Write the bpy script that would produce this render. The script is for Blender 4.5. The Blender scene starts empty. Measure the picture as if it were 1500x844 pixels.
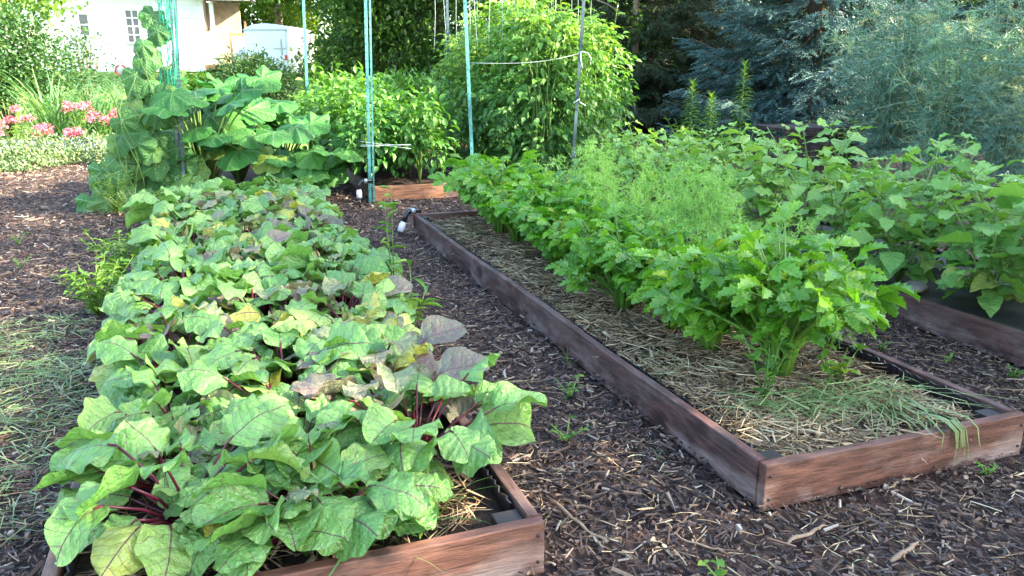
import bpy, math
import numpy as np
from mathutils import Vector
R = math.radians
D = bpy.data
SC = bpy.context.scene
COL = SC.collection
rng = np.random.default_rng(11)

# ------------------------------------------------------------------ camera, sky, sun, exposure
cam_d = D.cameras.new('camera'); cam = D.objects.new('camera', cam_d); COL.objects.link(cam)
cam_d.sensor_width = 36; cam_d.lens = 28.03; cam_d.clip_end = 600; cam_d.clip_start = 0.05
cam.location = (0, 0, 1.5); cam.rotation_euler = (R(90 - 15.413), 0, R(-20.168))
SC.camera = cam
SUN_EL, SUN_AZ = 30.0, 122.0        # azimuth clockwise from +Y
w = D.worlds.new('World'); SC.world = w; w.use_nodes = True
wn = w.node_tree; wn.nodes.clear()
sky = wn.nodes.new('ShaderNodeTexSky'); sky.sky_type = 'NISHITA'; sky.sun_disc = False
sky.sun_elevation = R(SUN_EL); sky.sun_rotation = R(SUN_AZ); sky.air_density = 1.0; sky.dust_density = 2.5; sky.ozone_density = 1.0
bg = wn.nodes.new('ShaderNodeBackground'); bg.inputs[1].default_value = 0.15
wo = wn.nodes.new('ShaderNodeOutputWorld')
wn.links.new(sky.outputs[0], bg.inputs[0]); wn.links.new(bg.outputs[0], wo.inputs[0])
sd = D.lights.new('sun', 'SUN'); sd.energy = 4.5; sd.angle = R(0.6); sd.color = (1.0, 0.88, 0.68)
so = D.objects.new('sun', sd); COL.objects.link(so)
S = Vector((math.sin(R(SUN_AZ)) * math.cos(R(SUN_EL)), math.cos(R(SUN_AZ)) * math.cos(R(SUN_EL)), math.sin(R(SUN_EL))))
so.rotation_euler = S.to_track_quat('Z', 'Y').to_euler()
SC.view_settings.view_transform = 'Standard'; SC.view_settings.look = 'None'
SC.view_settings.exposure = 3.2; SC.view_settings.gamma = 1.0
cy = SC.cycles
cy.max_bounces = 6; cy.diffuse_bounces = 3; cy.glossy_bounces = 2; cy.transmission_bounces = 4; cy.transparent_max_bounces = 6
cy.use_denoising = True; cy.caustics_reflective = False; cy.caustics_refractive = False

# ------------------------------------------------------------------ mesh building
class MB:
    """Collects vertices with a per-point vector attribute 'lf' and quads/tris; links them as one mesh object."""
    def __init__(s): s.V = []; s.A = []; s.Q = []; s.T = []; s.n = 0
    def add(s, V, Q=None, T=None, A=None):
        V = np.asarray(V, float).reshape(-1, 3)
        if A is None: A = np.zeros((len(V), 3))
        A = np.asarray(A, float)
        if A.ndim == 1: A = np.tile(A, (len(V), 1))
        if Q is not None and len(Q): s.Q.append(np.asarray(Q, int) + s.n)
        if T is not None and len(T): s.T.append(np.asarray(T, int) + s.n)
        s.V.append(V); s.A.append(A); s.n += len(V)
    def inst(s, tpl, M, loc, rnd=None, ay=None):
        """tpl=(V,Q,T,A); M (n,3,3) columns = axes; loc (n,3)"""
        V, Q, T, A = tpl; n = len(loc); k = len(V)
        W = np.einsum('nij,kj->nki', M, V) + loc[:, None, :]
        B = np.tile(A, (n, 1, 1))
        if rnd is not None: B[:, :, 2] = np.asarray(rnd)[:, None]
        if ay is not None: B[:, :, 1] = np.asarray(ay)[:, None]
        off = (np.arange(n) * k)[:, None, None]
        s.add(W.reshape(-1, 3), (Q[None] + off).reshape(-1, 4) if len(Q) else None, (T[None] + off).reshape(-1, 3) if len(T) else None, B.reshape(-1, 3))
    def box(s, c, d, rnd=0.0, rz=0.0):
        x, y, z = np.array(d) / 2
        V = np.array([[i, j, k] for i in (-x, x) for j in (-y, y) for k in (-z, z)], float)
        if rz: V[:, :2] = V[:, :2] @ np.array([[math.cos(rz), math.sin(rz)], [-math.sin(rz), math.cos(rz)]])
        s.add(V + np.array(c), [[0, 1, 3, 2], [4, 6, 7, 5], [0, 4, 5, 1], [2, 3, 7, 6], [0, 2, 6, 4], [1, 5, 7, 3]], None, (0, 0, rnd))
    def tube(s, P, r, n=5, rnd=0.0, cap=True, vv=None):
        P = np.asarray(P, float); m = len(P); r = np.broadcast_to(np.asarray(r, float), (m,))
        t = np.gradient(P, axis=0); t /= np.linalg.norm(t, axis=1)[:, None] + 1e-9
        ref = np.array([0, 0, 1.0]) if abs(t[0][2]) < .8 else np.array([1.0, 0, 0])
        a = np.cross(t, ref); a /= np.linalg.norm(a, axis=1)[:, None] + 1e-9; b = np.cross(t, a)
        th = np.arange(n) * 2 * np.pi / n
        V = P[:, None] + r[:, None, None] * (np.cos(th)[None, :, None] * a[:, None] + np.sin(th)[None, :, None] * b[:, None])
        i = np.arange(m - 1)[:, None] * n; j = np.arange(n)[None]; j2 = (j + 1) % n
        Q = np.stack([i + j, i + j2, i + n + j2, i + n + j], -1).reshape(-1, 4)
        A = np.zeros((m, n, 3)); A[:, :, 1] = (np.linspace(0, 1, m) if vv is None else vv)[:, None]; A[:, :, 2] = rnd
        V = V.reshape(-1, 3); A = A.reshape(-1, 3); T = []
        if cap:
            V = np.vstack([V, P[0], P[-1]]); A = np.vstack([A, A[0], A[-1]]); e = m * n
            T = [[e, (k + 1) % n, k] for k in range(n)] + [[e + 1, (m - 1) * n + k, (m - 1) * n + (k + 1) % n] for k in range(n)]
        s.add(V, Q, T, A)
    def lathe(s, prof, c=(0, 0, 0), n=20, rnd=0.0):
        prof = np.asarray(prof, float); m = len(prof); th = np.arange(n) * 2 * np.pi / n
        V = np.stack([prof[:, None, 0] * np.cos(th), prof[:, None, 0] * np.sin(th), np.repeat(prof[:, 1:2], n, 1)], -1).reshape(-1, 3) + np.array(c)
        i = np.arange(m - 1)[:, None] * n; j = np.arange(n)[None]; j2 = (j + 1) % n
        s.add(V, np.stack([i + j, i + j2, i + n + j2, i + n + j], -1).reshape(-1, 4), None, (0, 0, rnd))
    def build(s, name, mat, parent=None, smooth=True, bevel=0):
        me = D.meshes.new(name)
        V = np.concatenate(s.V).astype(np.float32); A = np.concatenate(s.A).astype(np.float32)
        Q = np.concatenate(s.Q) if s.Q else np.zeros((0, 4), int); T = np.concatenate(s.T) if s.T else np.zeros((0, 3), int)
        me.vertices.add(len(V)); me.vertices.foreach_set('co', V.ravel())
        L = np.concatenate([Q.ravel(), T.ravel()]).astype(np.int32)
        me.loops.add(len(L)); me.loops.foreach_set('vertex_index', L)
        st = np.concatenate([np.arange(len(Q)) * 4, len(Q) * 4 + np.arange(len(T)) * 3]).astype(np.int32)
        me.polygons.add(len(st)); me.polygons.foreach_set('loop_start', st)
        me.polygons.foreach_set('use_smooth', np.full(len(st), smooth))
        at = me.attributes.new('lf', 'FLOAT_VECTOR', 'POINT'); at.data.foreach_set('vector', A.ravel())
        me.update(calc_edges=True); me.validate()
        for m_ in (mat if isinstance(mat, list) else [mat]): me.materials.append(m_)
        o = D.objects.new(name, me); COL.objects.link(o); o.parent = parent
        if bevel:
            b = o.modifiers.new('bevel', 'BEVEL'); b.width = bevel; b.segments = 2; b.limit_method = 'ANGLE'
        return o

def tag(o, label, cat, group=None, kind=None):
    if label: o['label'] = label
    if cat: o['category'] = cat
    if group: o['group'] = group
    if kind: o['kind'] = kind
    return o
def thing(name, label, cat, loc=(0, 0, 0), rz=0, group=None):
    o = D.objects.new(name, None); COL.objects.link(o); o.location = loc; o.rotation_euler = (0, 0, rz)
    o.empty_display_size = .1
    return tag(o, label, cat, group)
def dup(o, loc, rz=0, sc=1.0, label=None, group=None, parent=None):
    c = o.copy(); COL.objects.link(c)
    if parent is None:
        c.location = loc; c.rotation_euler = (0, 0, rz); c.scale = (sc, sc, sc) if np.isscalar(sc) else sc
        if label: c['label'] = label
        if group: c['group'] = group
    else: c.parent = parent
    for ch in list(o.children): dup(ch, None, parent=c)
    return c
ORD = 'first second third fourth fifth sixth seventh eighth ninth tenth eleventh twelfth thirteenth fourteenth fifteenth sixteenth seventeenth eighteenth nineteenth twentieth'.split()

def norm(a): return a / (np.linalg.norm(a, axis=-1, keepdims=True) + 1e-9)
def frames(d, up, roll=None, sc=None):
    """columns x,y,z with y along d, z close to up"""
    d = norm(np.asarray(d, float)); up = np.broadcast_to(np.asarray(up, float), d.shape)
    x = norm(np.cross(d, up)); z = np.cross(x, d)
    if roll is not None:
        c = np.cos(roll)[:, None]; s_ = np.sin(roll)[:, None]; x, z = c * x + s_ * z, c * z - s_ * x
    M = np.stack([x, d, z], -1)
    if sc is not None: M = M * np.asarray(sc)[:, None, None]
    return M
def rdir(n, r=rng): return norm(r.normal(size=(n, 3)))
BEET = [(0, .08), (.04, .40), (.10, .68), (.2, .90), (.35, 1.), (.5, .98), (.65, .88), (.78, .72), (.88, .53), (.95, .33), (.985, .17), (1, .03)]
def leaf(outl, L=1., W=.4, rows=8, cols=4, bend=.6, cup=.1, wave=0., k=3, ph=0., teeth=0., tn=6, twist=0.):
    """a leaf blade: base at the origin, along +Y, upper side +Z. outl: list of (v, halfwidth 0..1)"""
    v = np.linspace(0, 1, rows + 1) if rows else np.array([p[0] for p in outl], float); rows = len(v) - 1; u = np.linspace(-1, 1, cols + 1)
    if rows > 9 and outl is BEET: v = .5 * v + .5 * (.5 - .5 * np.cos(np.pi * v))
    o = np.array(outl); hw = np.interp(v, o[:, 0], o[:, 1])
    U, Vv = np.meshgrid(u, v); H = hw[:, None]
    tw = 1 + teeth * np.cos(Vv * tn * 2 * np.pi) * (np.abs(U) > .9)
    X = U * H * W * tw
    Z = cup * np.abs(U) ** 1.5 * H * W * 2 + wave * (np.abs(U) ** 2) * np.sin(Vv * k * 2 * np.pi + ph + np.sign(U) * 1.3)
    b = bend if abs(bend) > 1e-3 else 1e-3
    yy = L / b * np.sin(b * Vv); zz = -L / b * (1 - np.cos(b * Vv))
    ny = np.sin(b * Vv); nz = np.cos(b * Vv)
    a = twist * Vv
    P = np.stack([X * np.cos(a) , yy + Z * ny, zz + Z * nz + X * np.sin(a)], -1).reshape(-1, 3)
    i = np.arange(rows)[:, None] * (cols + 1); j = np.arange(cols)[None]
    Q = np.stack([i + j, i + j + 1, i + cols + 2 + j, i + cols + 1 + j], -1).reshape(-1, 4)
    A = np.stack([np.abs(U) * H, Vv, np.zeros_like(U)], -1).reshape(-1, 3)
    return P, Q, np.zeros((0, 3), int), A
def lobed(R_, lob, width=48, teeth=.04, tn=37, notch=True, drop=.25, fold=.06, ph=0., rings=(.3, .65, 1.)):
    """palmate blade around its petiole, tip towards +Y. lob: [(deg, reach)]"""
    ang = sorted(set(list(np.round(np.linspace(-180, 180, 49), 1)) + [l[0] for l in lob]))
    th = np.array(ang); r = np.zeros(len(th)); vd = np.full(len(th), 9.)
    for a, q in lob:
        dlt = np.abs(th - a); r = np.maximum(r, q * (np.cos(np.clip(dlt / width, 0, 1) * np.pi / 2) * .45 + .55)); vd = np.minimum(vd, np.sin(R(1) * np.clip(dlt, 0, 90)))
    if notch: r = r * (.12 + .88 * np.clip((180 - np.abs(th)) / 28, 0, 1) ** .6)
    r = r * (1 + teeth * np.sin(th * tn * np.pi / 180 * 1.0 + ph))
    V = [[0, 0, 0]]; A = [[0, 0, 0]]; n = len(th)
    for q in rings:
        rr = r * q
        z = fold * np.cos(th * 5 * np.pi / 180 * (72 / 62)) * rr - drop * rr ** 2 + .05 * q * np.sin(th * 7 * np.pi / 180 + ph)
        V += np.stack([np.sin(R(1) * th) * rr, np.cos(R(1) * th) * rr, z], -1).tolist()
        A += np.stack([vd * rr, rr, 0 * rr], -1).tolist()
    V = np.array(V) * R_; A = np.array(A); T = [[0, 1 + k + 1, 1 + k] for k in range(n - 1)]; Q = []
    for g in range(len(rings) - 1):
        a = 1 + g * n; b = a + n
        Q += [[a + k, a + k + 1, b + k + 1, b + k] for k in range(n - 1)]
    return V, np.array(Q), np.array(T), A
def ribbon(L=1., w=.01, n=1, bend=0.):
    """thin tapering blade along +Y, V shaped across"""
    v = np.linspace(0, 1, n + 1); hw = w * (1 - v * .85)
    b = bend if abs(bend) > 1e-3 else 1e-3
    y = L / b * np.sin(b * v); z = -L / b * (1 - np.cos(b * v))
    V = np.stack([np.stack([-hw, y, z], -1), np.stack([hw, y, z], -1)], 1).reshape(-1, 3)
    Q = np.array([[2 * i, 2 * i + 1, 2 * i + 3, 2 * i + 2] for i in range(n)])
    A = np.stack([np.zeros(2 * n + 2), np.repeat(v, 2), np.zeros(2 * n + 2)], -1)
    return V, Q, np.zeros((0, 3), int), A
def merge(ts):
    V = []; Q = []; T = []; A = []; n = 0
    for v, q, t, a in ts:
        V.append(v); A.append(a)
        if len(q): Q.append(q + n)
        if len(t): T.append(t + n)
        n += len(v)
    return np.vstack(V), np.vstack(Q) if Q else np.zeros((0, 4), int), np.vstack(T) if T else np.zeros((0, 3), int), np.vstack(A)
def xf(t, M=None, loc=(0, 0, 0)):
    V, Q, T, A = t
    if M is not None: V = V @ np.asarray(M).T
    return V + np.array(loc), Q, T, A
def rotz(a): c, s_ = math.cos(a), math.sin(a); return np.array([[c, -s_, 0], [s_, c, 0], [0, 0, 1.]])
def rotx(a): c, s_ = math.cos(a), math.sin(a); return np.array([[1., 0, 0], [0, c, -s_], [0, s_, c]])
def roty(a): c, s_ = math.cos(a), math.sin(a); return np.array([[c, 0, s_], [0, 1., 0], [-s_, 0, c]])

# ------------------------------------------------------------------ materials
class NT:
    def __init__(s, name):
        s.m = D.materials.new(name); s.m.use_nodes = True; s.t = s.m.node_tree; s.t.nodes.clear()
        s.out = s.n('OutputMaterial'); s.b = s.n('BsdfPrincipled'); s.l(s.b.outputs[0], s.out.inputs[0])
    def n(s, k, **kw):
        x = s.t.nodes.new('ShaderNode' + k)
        for a, b in kw.items(): setattr(x, a, b)
        return x
    def l(s, a, b): s.t.links.new(a, b)
    def put(s, sock, v):
        if hasattr(v, 'is_output'): s.l(v, sock)
        else: sock.default_value = v
    def math(s, op, a, b=0., c=None, clamp=False):
        x = s.n('Math', operation=op); x.use_clamp = clamp; s.put(x.inputs[0], a); s.put(x.inputs[1], b)
        if c is not None: s.put(x.inputs[2], c)
        return x.outputs[0]
    def ramp(s, f, pts, interp='LINEAR'):
        x = s.n('ValToRGB'); x.color_ramp.interpolation = interp; e = x.color_ramp.elements
        while len(e) < len(pts): e.new(.5)
        for q, (p, c) in zip(e, pts): q.position = p; q.color = (*c, 1) if len(c) == 3 else c
        s.put(x.inputs[0], f); return x.outputs[0]
    def mix(s, f, a, b, mode='MIX'):
        x = s.n('Mix', data_type='RGBA', blend_type=mode); s.put(x.inputs[0], f)
        s.put(x.inputs[6], (*a, 1) if isinstance(a, tuple) and len(a) == 3 else a); s.put(x.inputs[7], (*b, 1) if isinstance(b, tuple) and len(b) == 3 else b)
        return x.outputs[2]
    def noise(s, scale, co=None, det=4, rough=.55, dist=0.):
        x = s.n('TexNoise'); x.inputs['Scale'].default_value = scale; x.inputs['Detail'].default_value = det; x.inputs['Roughness'].default_value = rough; x.inputs['Distortion'].default_value = dist
        if co is not None: s.l(co, x.inputs['Vector'])
        return x.outputs[0]
    def co(s, kind='Object'): return s.n('TexCoord').outputs[kind]
    def scaled(s, co, sc, loc=(0, 0, 0)):
        x = s.n('Mapping'); x.inputs['Scale'].default_value = sc; x.inputs['Location'].default_value = loc; s.l(co, x.inputs['Vector']); return x.outputs[0]
    def attr(s):
        x = s.n('Attribute', attribute_name='lf'); y = s.n('SeparateXYZ'); s.l(x.outputs['Vector'], y.inputs[0]); return y.outputs
    def bump(s, h, st=.3, dist=.01):
        x = s.n('Bump'); x.inputs['Strength'].default_value = st; x.inputs['Distance'].default_value = dist; s.l(h, x.inputs['Height']); s.l(x.outputs[0], s.b.inputs['Normal']); return x.outputs[0]
    def fin(s, col, rough=.6, spec=.5, metal=0.):
        s.put(s.b.inputs['Base Color'], (*col, 1) if isinstance(col, tuple) and len(col) == 3 else col); s.put(s.b.inputs['Roughness'], rough)
        s.b.inputs['Specular IOR Level'].default_value = spec; s.b.inputs['Metallic'].default_value = metal; return s.m

def plain(name, col, rough=.6, spec=.4, metal=0., var=.25, scale=30):
    t = NT(name); nz = t.noise(scale, t.co())
    c = t.mix(nz, tuple(x * (1 - var) for x in col), tuple(min(1, x * (1 + var)) for x in col))
    t.bump(nz, .15, .004); return t.fin(c, rough, spec, metal)

def leafmat(name, ramp, vein=None, mode='pinnate', N=7, K=1.6, vw=.035, trans=.35, rough=.42, spec=.4, tcol=1.5, quilt=.5, edge=None, spots=None, mott=None, objvar=.25, nsc=14):
    """two sided leaf: colour by the leaf's own random value, veins, puckering between veins, light through the blade"""
    t = NT(name); a = t.attr(); oi = t.n('ObjectInfo')
    col = t.ramp(a[2], ramp)
    nz = t.noise(nsc, t.co(), 3)
    col = t.mix(t.math('MULTIPLY', nz, .55), col, t.mix(1., col, (.55, .62, .5), 'MULTIPLY'))
    v = t.math('MULTIPLY_ADD', oi.outputs['Random'], objvar, 1 - objvar / 2)
    hs = t.n('HueSaturation'); hs.inputs['Hue'].default_value = .5; t.l(v, hs.inputs['Value']); t.l(col, hs.inputs['Color'])
    t.l(t.math('MULTIPLY_ADD', oi.outputs['Random'], -.022, .511), hs.inputs['Hue']); col = hs.outputs[0]
    h = nz
    if edge: col = t.mix(t.math('MULTIPLY', t.math('SUBTRACT', a[0], .45, clamp=True), edge[1]), col, edge[0])
    if mott: col = t.mix(t.math('MULTIPLY', t.math('MULTIPLY_ADD', t.noise(9, t.co(), 5, .7), 3.2, -1.35, clamp=True), mott[1]), col, mott[0])
    if spots:
        sp = t.math('GREATER_THAN', t.noise(spots[2], t.co(), 2), spots[1]); col = t.mix(t.math('MULTIPLY', sp, .7), col, spots[0])
    if vein:
        if mode == 'pinnate':
            s_ = t.math('SUBTRACT', t.math('MULTIPLY', a[1], N), t.math('MULTIPLY', a[0], K))
            s_ = t.math('ADD', s_, t.math('MULTIPLY', t.noise(22, t.co(), 2), .9))
            fr = t.math('ABSOLUTE', t.math('SUBTRACT', t.math('FRACT', s_), .5))
            side = t.math('LESS_THAN', fr, .04); mid = t.math('LESS_THAN', a[0], vw)
            q = t.math('SMOOTH_MAX', fr, 0., .1)
            m = t.math('MAXIMUM', mid, t.math('MULTIPLY', side, .55))
        else:
            mid = t.math('LESS_THAN', a[0], vw)
            s_ = t.math('MULTIPLY_ADD', a[1], N, t.math('MULTIPLY', a[0], -K))
            fr = t.math('ABSOLUTE', t.math('SUBTRACT', t.math('FRACT', s_), .5))
            q = fr; m = t.math('MAXIMUM', mid, t.math('MULTIPLY', t.math('LESS_THAN', fr, .06), .45))
        col = t.mix(m, col, vein); h = t.math('ADD', t.math('MULTIPLY', q, .7), t.math('MULTIPLY', t.noise(55, t.co(), 3), 1.6))
    nrm = t.bump(h, quilt, .012)
    t.fin(col, rough, spec)
    tr = t.n('BsdfTranslucent'); t.l(t.mix(1., col, (tcol * 1.05, tcol, tcol * .45), 'MULTIPLY'), tr.inputs[0]); t.l(nrm, tr.inputs['Normal'])
    ms = t.n('MixShader'); ms.inputs[0].default_value = trans; t.l(t.b.outputs[0], ms.inputs[1]); t.l(tr.outputs[0], ms.inputs[2]); t.l(ms.outputs[0], t.out.inputs[0])
    return t.m

M = {}
M['beet'] = leafmat('beet_leaf', [(0, (.08, .22, .045)), (.35, (.13, .31, .07)), (.6, (.19, .38, .095)), (.76, (.27, .37, .08)), (.82, (.48, .44, .08)), (.86, (.2, .24, .12)), (.96, (.17, .13, .11)), (1, (.15, .03, .05))], vein=(.10, .045, .045), N=5, K=1.2, vw=.024, quilt=.7, rough=.36, spec=.5, trans=.3, edge=((.2, .2, .08), .25), mott=((.22, .37, .16), .4))
M['beetstalk'] = leafmat('beet_stalk', [(0, (.10, .008, .018)), (1, (.06, .006, .018))], trans=.1, rough=.35, quilt=.1)
M['squash'] = leafmat('squash_leaf', [(0, (.025, .13, .025)), (.5, (.04, .18, .03)), (.85, (.08, .24, .035)), (1, (.2, .3, .05))], vein=(.13, .24, .08), mode='palmate', N=5, K=5, vw=.016, quilt=.6, rough=.5, trans=.3)
M['cucumber'] = leafmat('cucumber_leaf', [(0, (.035, .14, .035)), (.6, (.06, .2, .045)), (1, (.14, .26, .05))], vein=(.13, .24, .1), mode='palmate', N=6, K=5, vw=.018, quilt=.8, rough=.5, trans=.3)
M['vinestalk'] = leafmat('vine_stalk', [(0, (.12, .22, .05)), (1, (.16, .26, .07))], trans=.15, quilt=.2)
M['celery'] = leafmat('celery_leaf', [(0, (.06, .2, .016)), (.5, (.115, .32, .026)), (.85, (.19, .40, .035)), (1, (.34, .46, .05))], vein=(.09, .22, .04), N=4, K=1., vw=.05, quilt=.4, rough=.3, spec=.5, trans=.38)
M['celerystalk'] = leafmat('celery_stalk', [(0, (.10, .24, .03)), (1, (.16, .30, .05))], trans=.2, rough=.35, quilt=.3)
M['fennel'] = leafmat('fennel_thread', [(0, (.17, .37, .08)), (.6, (.27, .5, .12)), (1, (.36, .55, .16))], trans=.4, quilt=0.05)
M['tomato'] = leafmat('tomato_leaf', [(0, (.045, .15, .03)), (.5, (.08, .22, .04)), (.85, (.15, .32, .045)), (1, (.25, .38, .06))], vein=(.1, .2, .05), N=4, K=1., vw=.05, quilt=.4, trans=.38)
M['tomatostem'] = leafmat('tomato_stem', [(0, (.12, .22, .05)), (1, (.16, .27, .06))], trans=.1, quilt=.1)
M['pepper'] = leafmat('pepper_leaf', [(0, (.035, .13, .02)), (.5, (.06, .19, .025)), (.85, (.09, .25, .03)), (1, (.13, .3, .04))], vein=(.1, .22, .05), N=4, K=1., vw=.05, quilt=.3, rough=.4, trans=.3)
M['tomatillo'] = leafmat('tomatillo_leaf', [(0, (.11, .27, .045)), (.5, (.185, .39, .08)), (.88, (.26, .47, .11)), (1, (.42, .47, .11))], vein=(.17, .3, .1), N=5, K=1.4, vw=.035, quilt=.6, rough=.5, trans=.35, spots=((.3, .33, .1), .66, 60))
M['weed'] = leafmat('weed_leaf', [(0, (.05, .14, .02)), (.6, (.10, .24, .03)), (1, (.2, .32, .04))], trans=.35, quilt=.2)
M['grass'] = leafmat('grass_blade', [(0, (.06, .16, .03)), (.6, (.12, .26, .05)), (1, (.3, .36, .12))], trans=.35, quilt=.1)
M['wilt'] = leafmat('wilted_grass', [(0, (.09, .18, .06)), (.5, (.17, .28, .11)), (1, (.34, .38, .2))], trans=.25, quilt=.1)
M['asparagus'] = leafmat('asparagus_thread', [(0, (.08, .17, .135)), (.6, (.15, .30, .235)), (.93, (.22, .38, .27)), (1, (.46, .48, .28))], trans=.3, quilt=.05)
M['spruce_blue'] = leafmat('blue_needles', [(0, (.04, .085, .08)), (.6, (.08, .165, .165)), (1, (.14, .25, .25))], trans=.1, quilt=.05, rough=.5)
M['spruce_dark'] = leafmat('dark_needles', [(0, (.02, .04, .02)), (.6, (.035, .065, .03)), (1, (.07, .085, .035))], trans=.1, quilt=.05, rough=.5)
M['tree'] = leafmat('tree_leaf', [(0, (.035, .085, .02)), (.6, (.06, .14, .025)), (1, (.13, .2, .03))], trans=.4, quilt=.1)
M['treeyel'] = leafmat('sunlit_yellow_leaf', [(0, (.06, .14, .02)), (.6, (.11, .22, .025)), (1, (.26, .32, .03))], trans=.5, quilt=.1)  # yellow-green of trees standing in sun, put into the leaf colour
M['bush'] = leafmat('bush_leaf', [(0, (.03, .08, .03)), (.6, (.05, .12, .04)), (1, (.10, .19, .05))], trans=.3, quilt=.1)
M['iris'] = leafmat('iris_blade', [(0, (.05, .14, .06)), (.6, (.09, .21, .09)), (1, (.16, .28, .1))], trans=.3, quilt=.1)
M['cover'] = leafmat('cover_leaf', [(0, (.07, .13, .06)), (.6, (.12, .19, .08)), (1, (.24, .27, .11))], trans=.3, quilt=.1)
M['pink'] = leafmat('pink_petal', [(0, (.45, .10, .2)), (.6, (.62, .18, .32)), (1, (.7, .35, .45))], trans=.3, quilt=.1)
M['bluefl'] = leafmat('blue_petal', [(0, (.18, .2, .5)), (1, (.35, .38, .7))], trans=.3, quilt=.1)
M['yellowfl'] = leafmat('yellow_petal', [(0, (.7, .5, .03)), (1, (.8, .6, .1))], trans=.3, quilt=.1)
M['whitefl'] = leafmat('white_petal', [(0, (.6, .6, .7)), (1, (.8, .8, .85))], trans=.3, quilt=.1)

def chipmat():
    t = NT('wood_chips'); a = t.attr(); nz = t.noise(160, t.co(), 2)
    c = t.ramp(a[2], [(0, (.014, .010, .010)), (.3, (.034, .021, .016)), (.52, (.076, .044, .030)), (.7, (.145, .088, .056)), (.84, (.21, .145, .095)), (.94, (.33, .25, .165)), (1, (.37, .32, .25))])
    c = t.mix(t.math('MULTIPLY', nz, .6), c, t.mix(1., c, (.5, .48, .5), 'MULTIPLY')); t.bump(nz, .4, .004); return t.fin(c, .5, .5)
M['chips'] = chipmat()
def strawmat():
    t = NT('straw'); a = t.attr()
    c = t.ramp(a[2], [(0, (.09, .055, .03)), (.3, (.2, .135, .07)), (.6, (.36, .26, .14)), (.85, (.48, .38, .22)), (.93, (.52, .45, .3)), (1, (.3, .33, .14))]); return t.fin(c, .55, .4)
M['straw'] = strawmat()
def groundmat():
    t = NT('ground'); co = t.co(); s_ = t.n('SeparateXYZ'); t.l(co, s_.inputs[0])
    vo = t.n('TexVoronoi'); vo.inputs['Scale'].default_value = 55; mp = t.scaled(co, (1, .45, 1)); t.l(mp, vo.inputs['Vector'])
    cc = t.n('SeparateColor'); t.l(vo.outputs['Color'], cc.inputs[0])
    mul = t.ramp(cc.outputs[0], [(0, (.013, .009, .008)), (.5, (.035, .021, .017)), (.8, (.07, .042, .03)), (1, (.14, .09, .06))])
    gr = t.ramp(t.noise(3.5, co, 6, .7), [(.3, (.06, .14, .02)), (.55, (.13, .22, .035)), (.75, (.2, .25, .07))])
    # garden mulch inside x -4.5..7.5, y < 14; lawn beyond
    nz = t.math('MULTIPLY', t.noise(1.2, co, 4), 2.2)
    yb = t.math('ADD', s_.outputs[1], nz)
    lx = t.math('ADD', t.math('MULTIPLY', t.math('ABSOLUTE', t.math('SUBTRACT', s_.outputs[0], 2.5)), .9), nz)
    g = t.math('MULTIPLY', t.math('MAXIMUM', t.math('MULTIPLY_ADD', yb, 2., -32., clamp=True), t.math('MULTIPLY_ADD', lx, 2., -19., clamp=True)), t.math('MULTIPLY_ADD', t.math('ADD', s_.outputs[0], nz), -1., 9.5, clamp=True))
    t.bump(t.math('ADD', vo.outputs['Distance'], t.noise(30, co, 5)), .8, .02)
    return t.fin(t.mix(g, mul, gr), .85, .25)
M['ground'] = groundmat()
def soilmat():
    t = NT('soil'); nz = t.noise(40, t.co(), 6, .7); t.bump(nz, 1., .02)
    return t.fin(t.ramp(nz, [(.3, (.012, .009, .008)), (.6, (.035, .024, .019)), (.8, (.06, .045, .035))]), .9, .2)
M['soil'] = soilmat()
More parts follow.
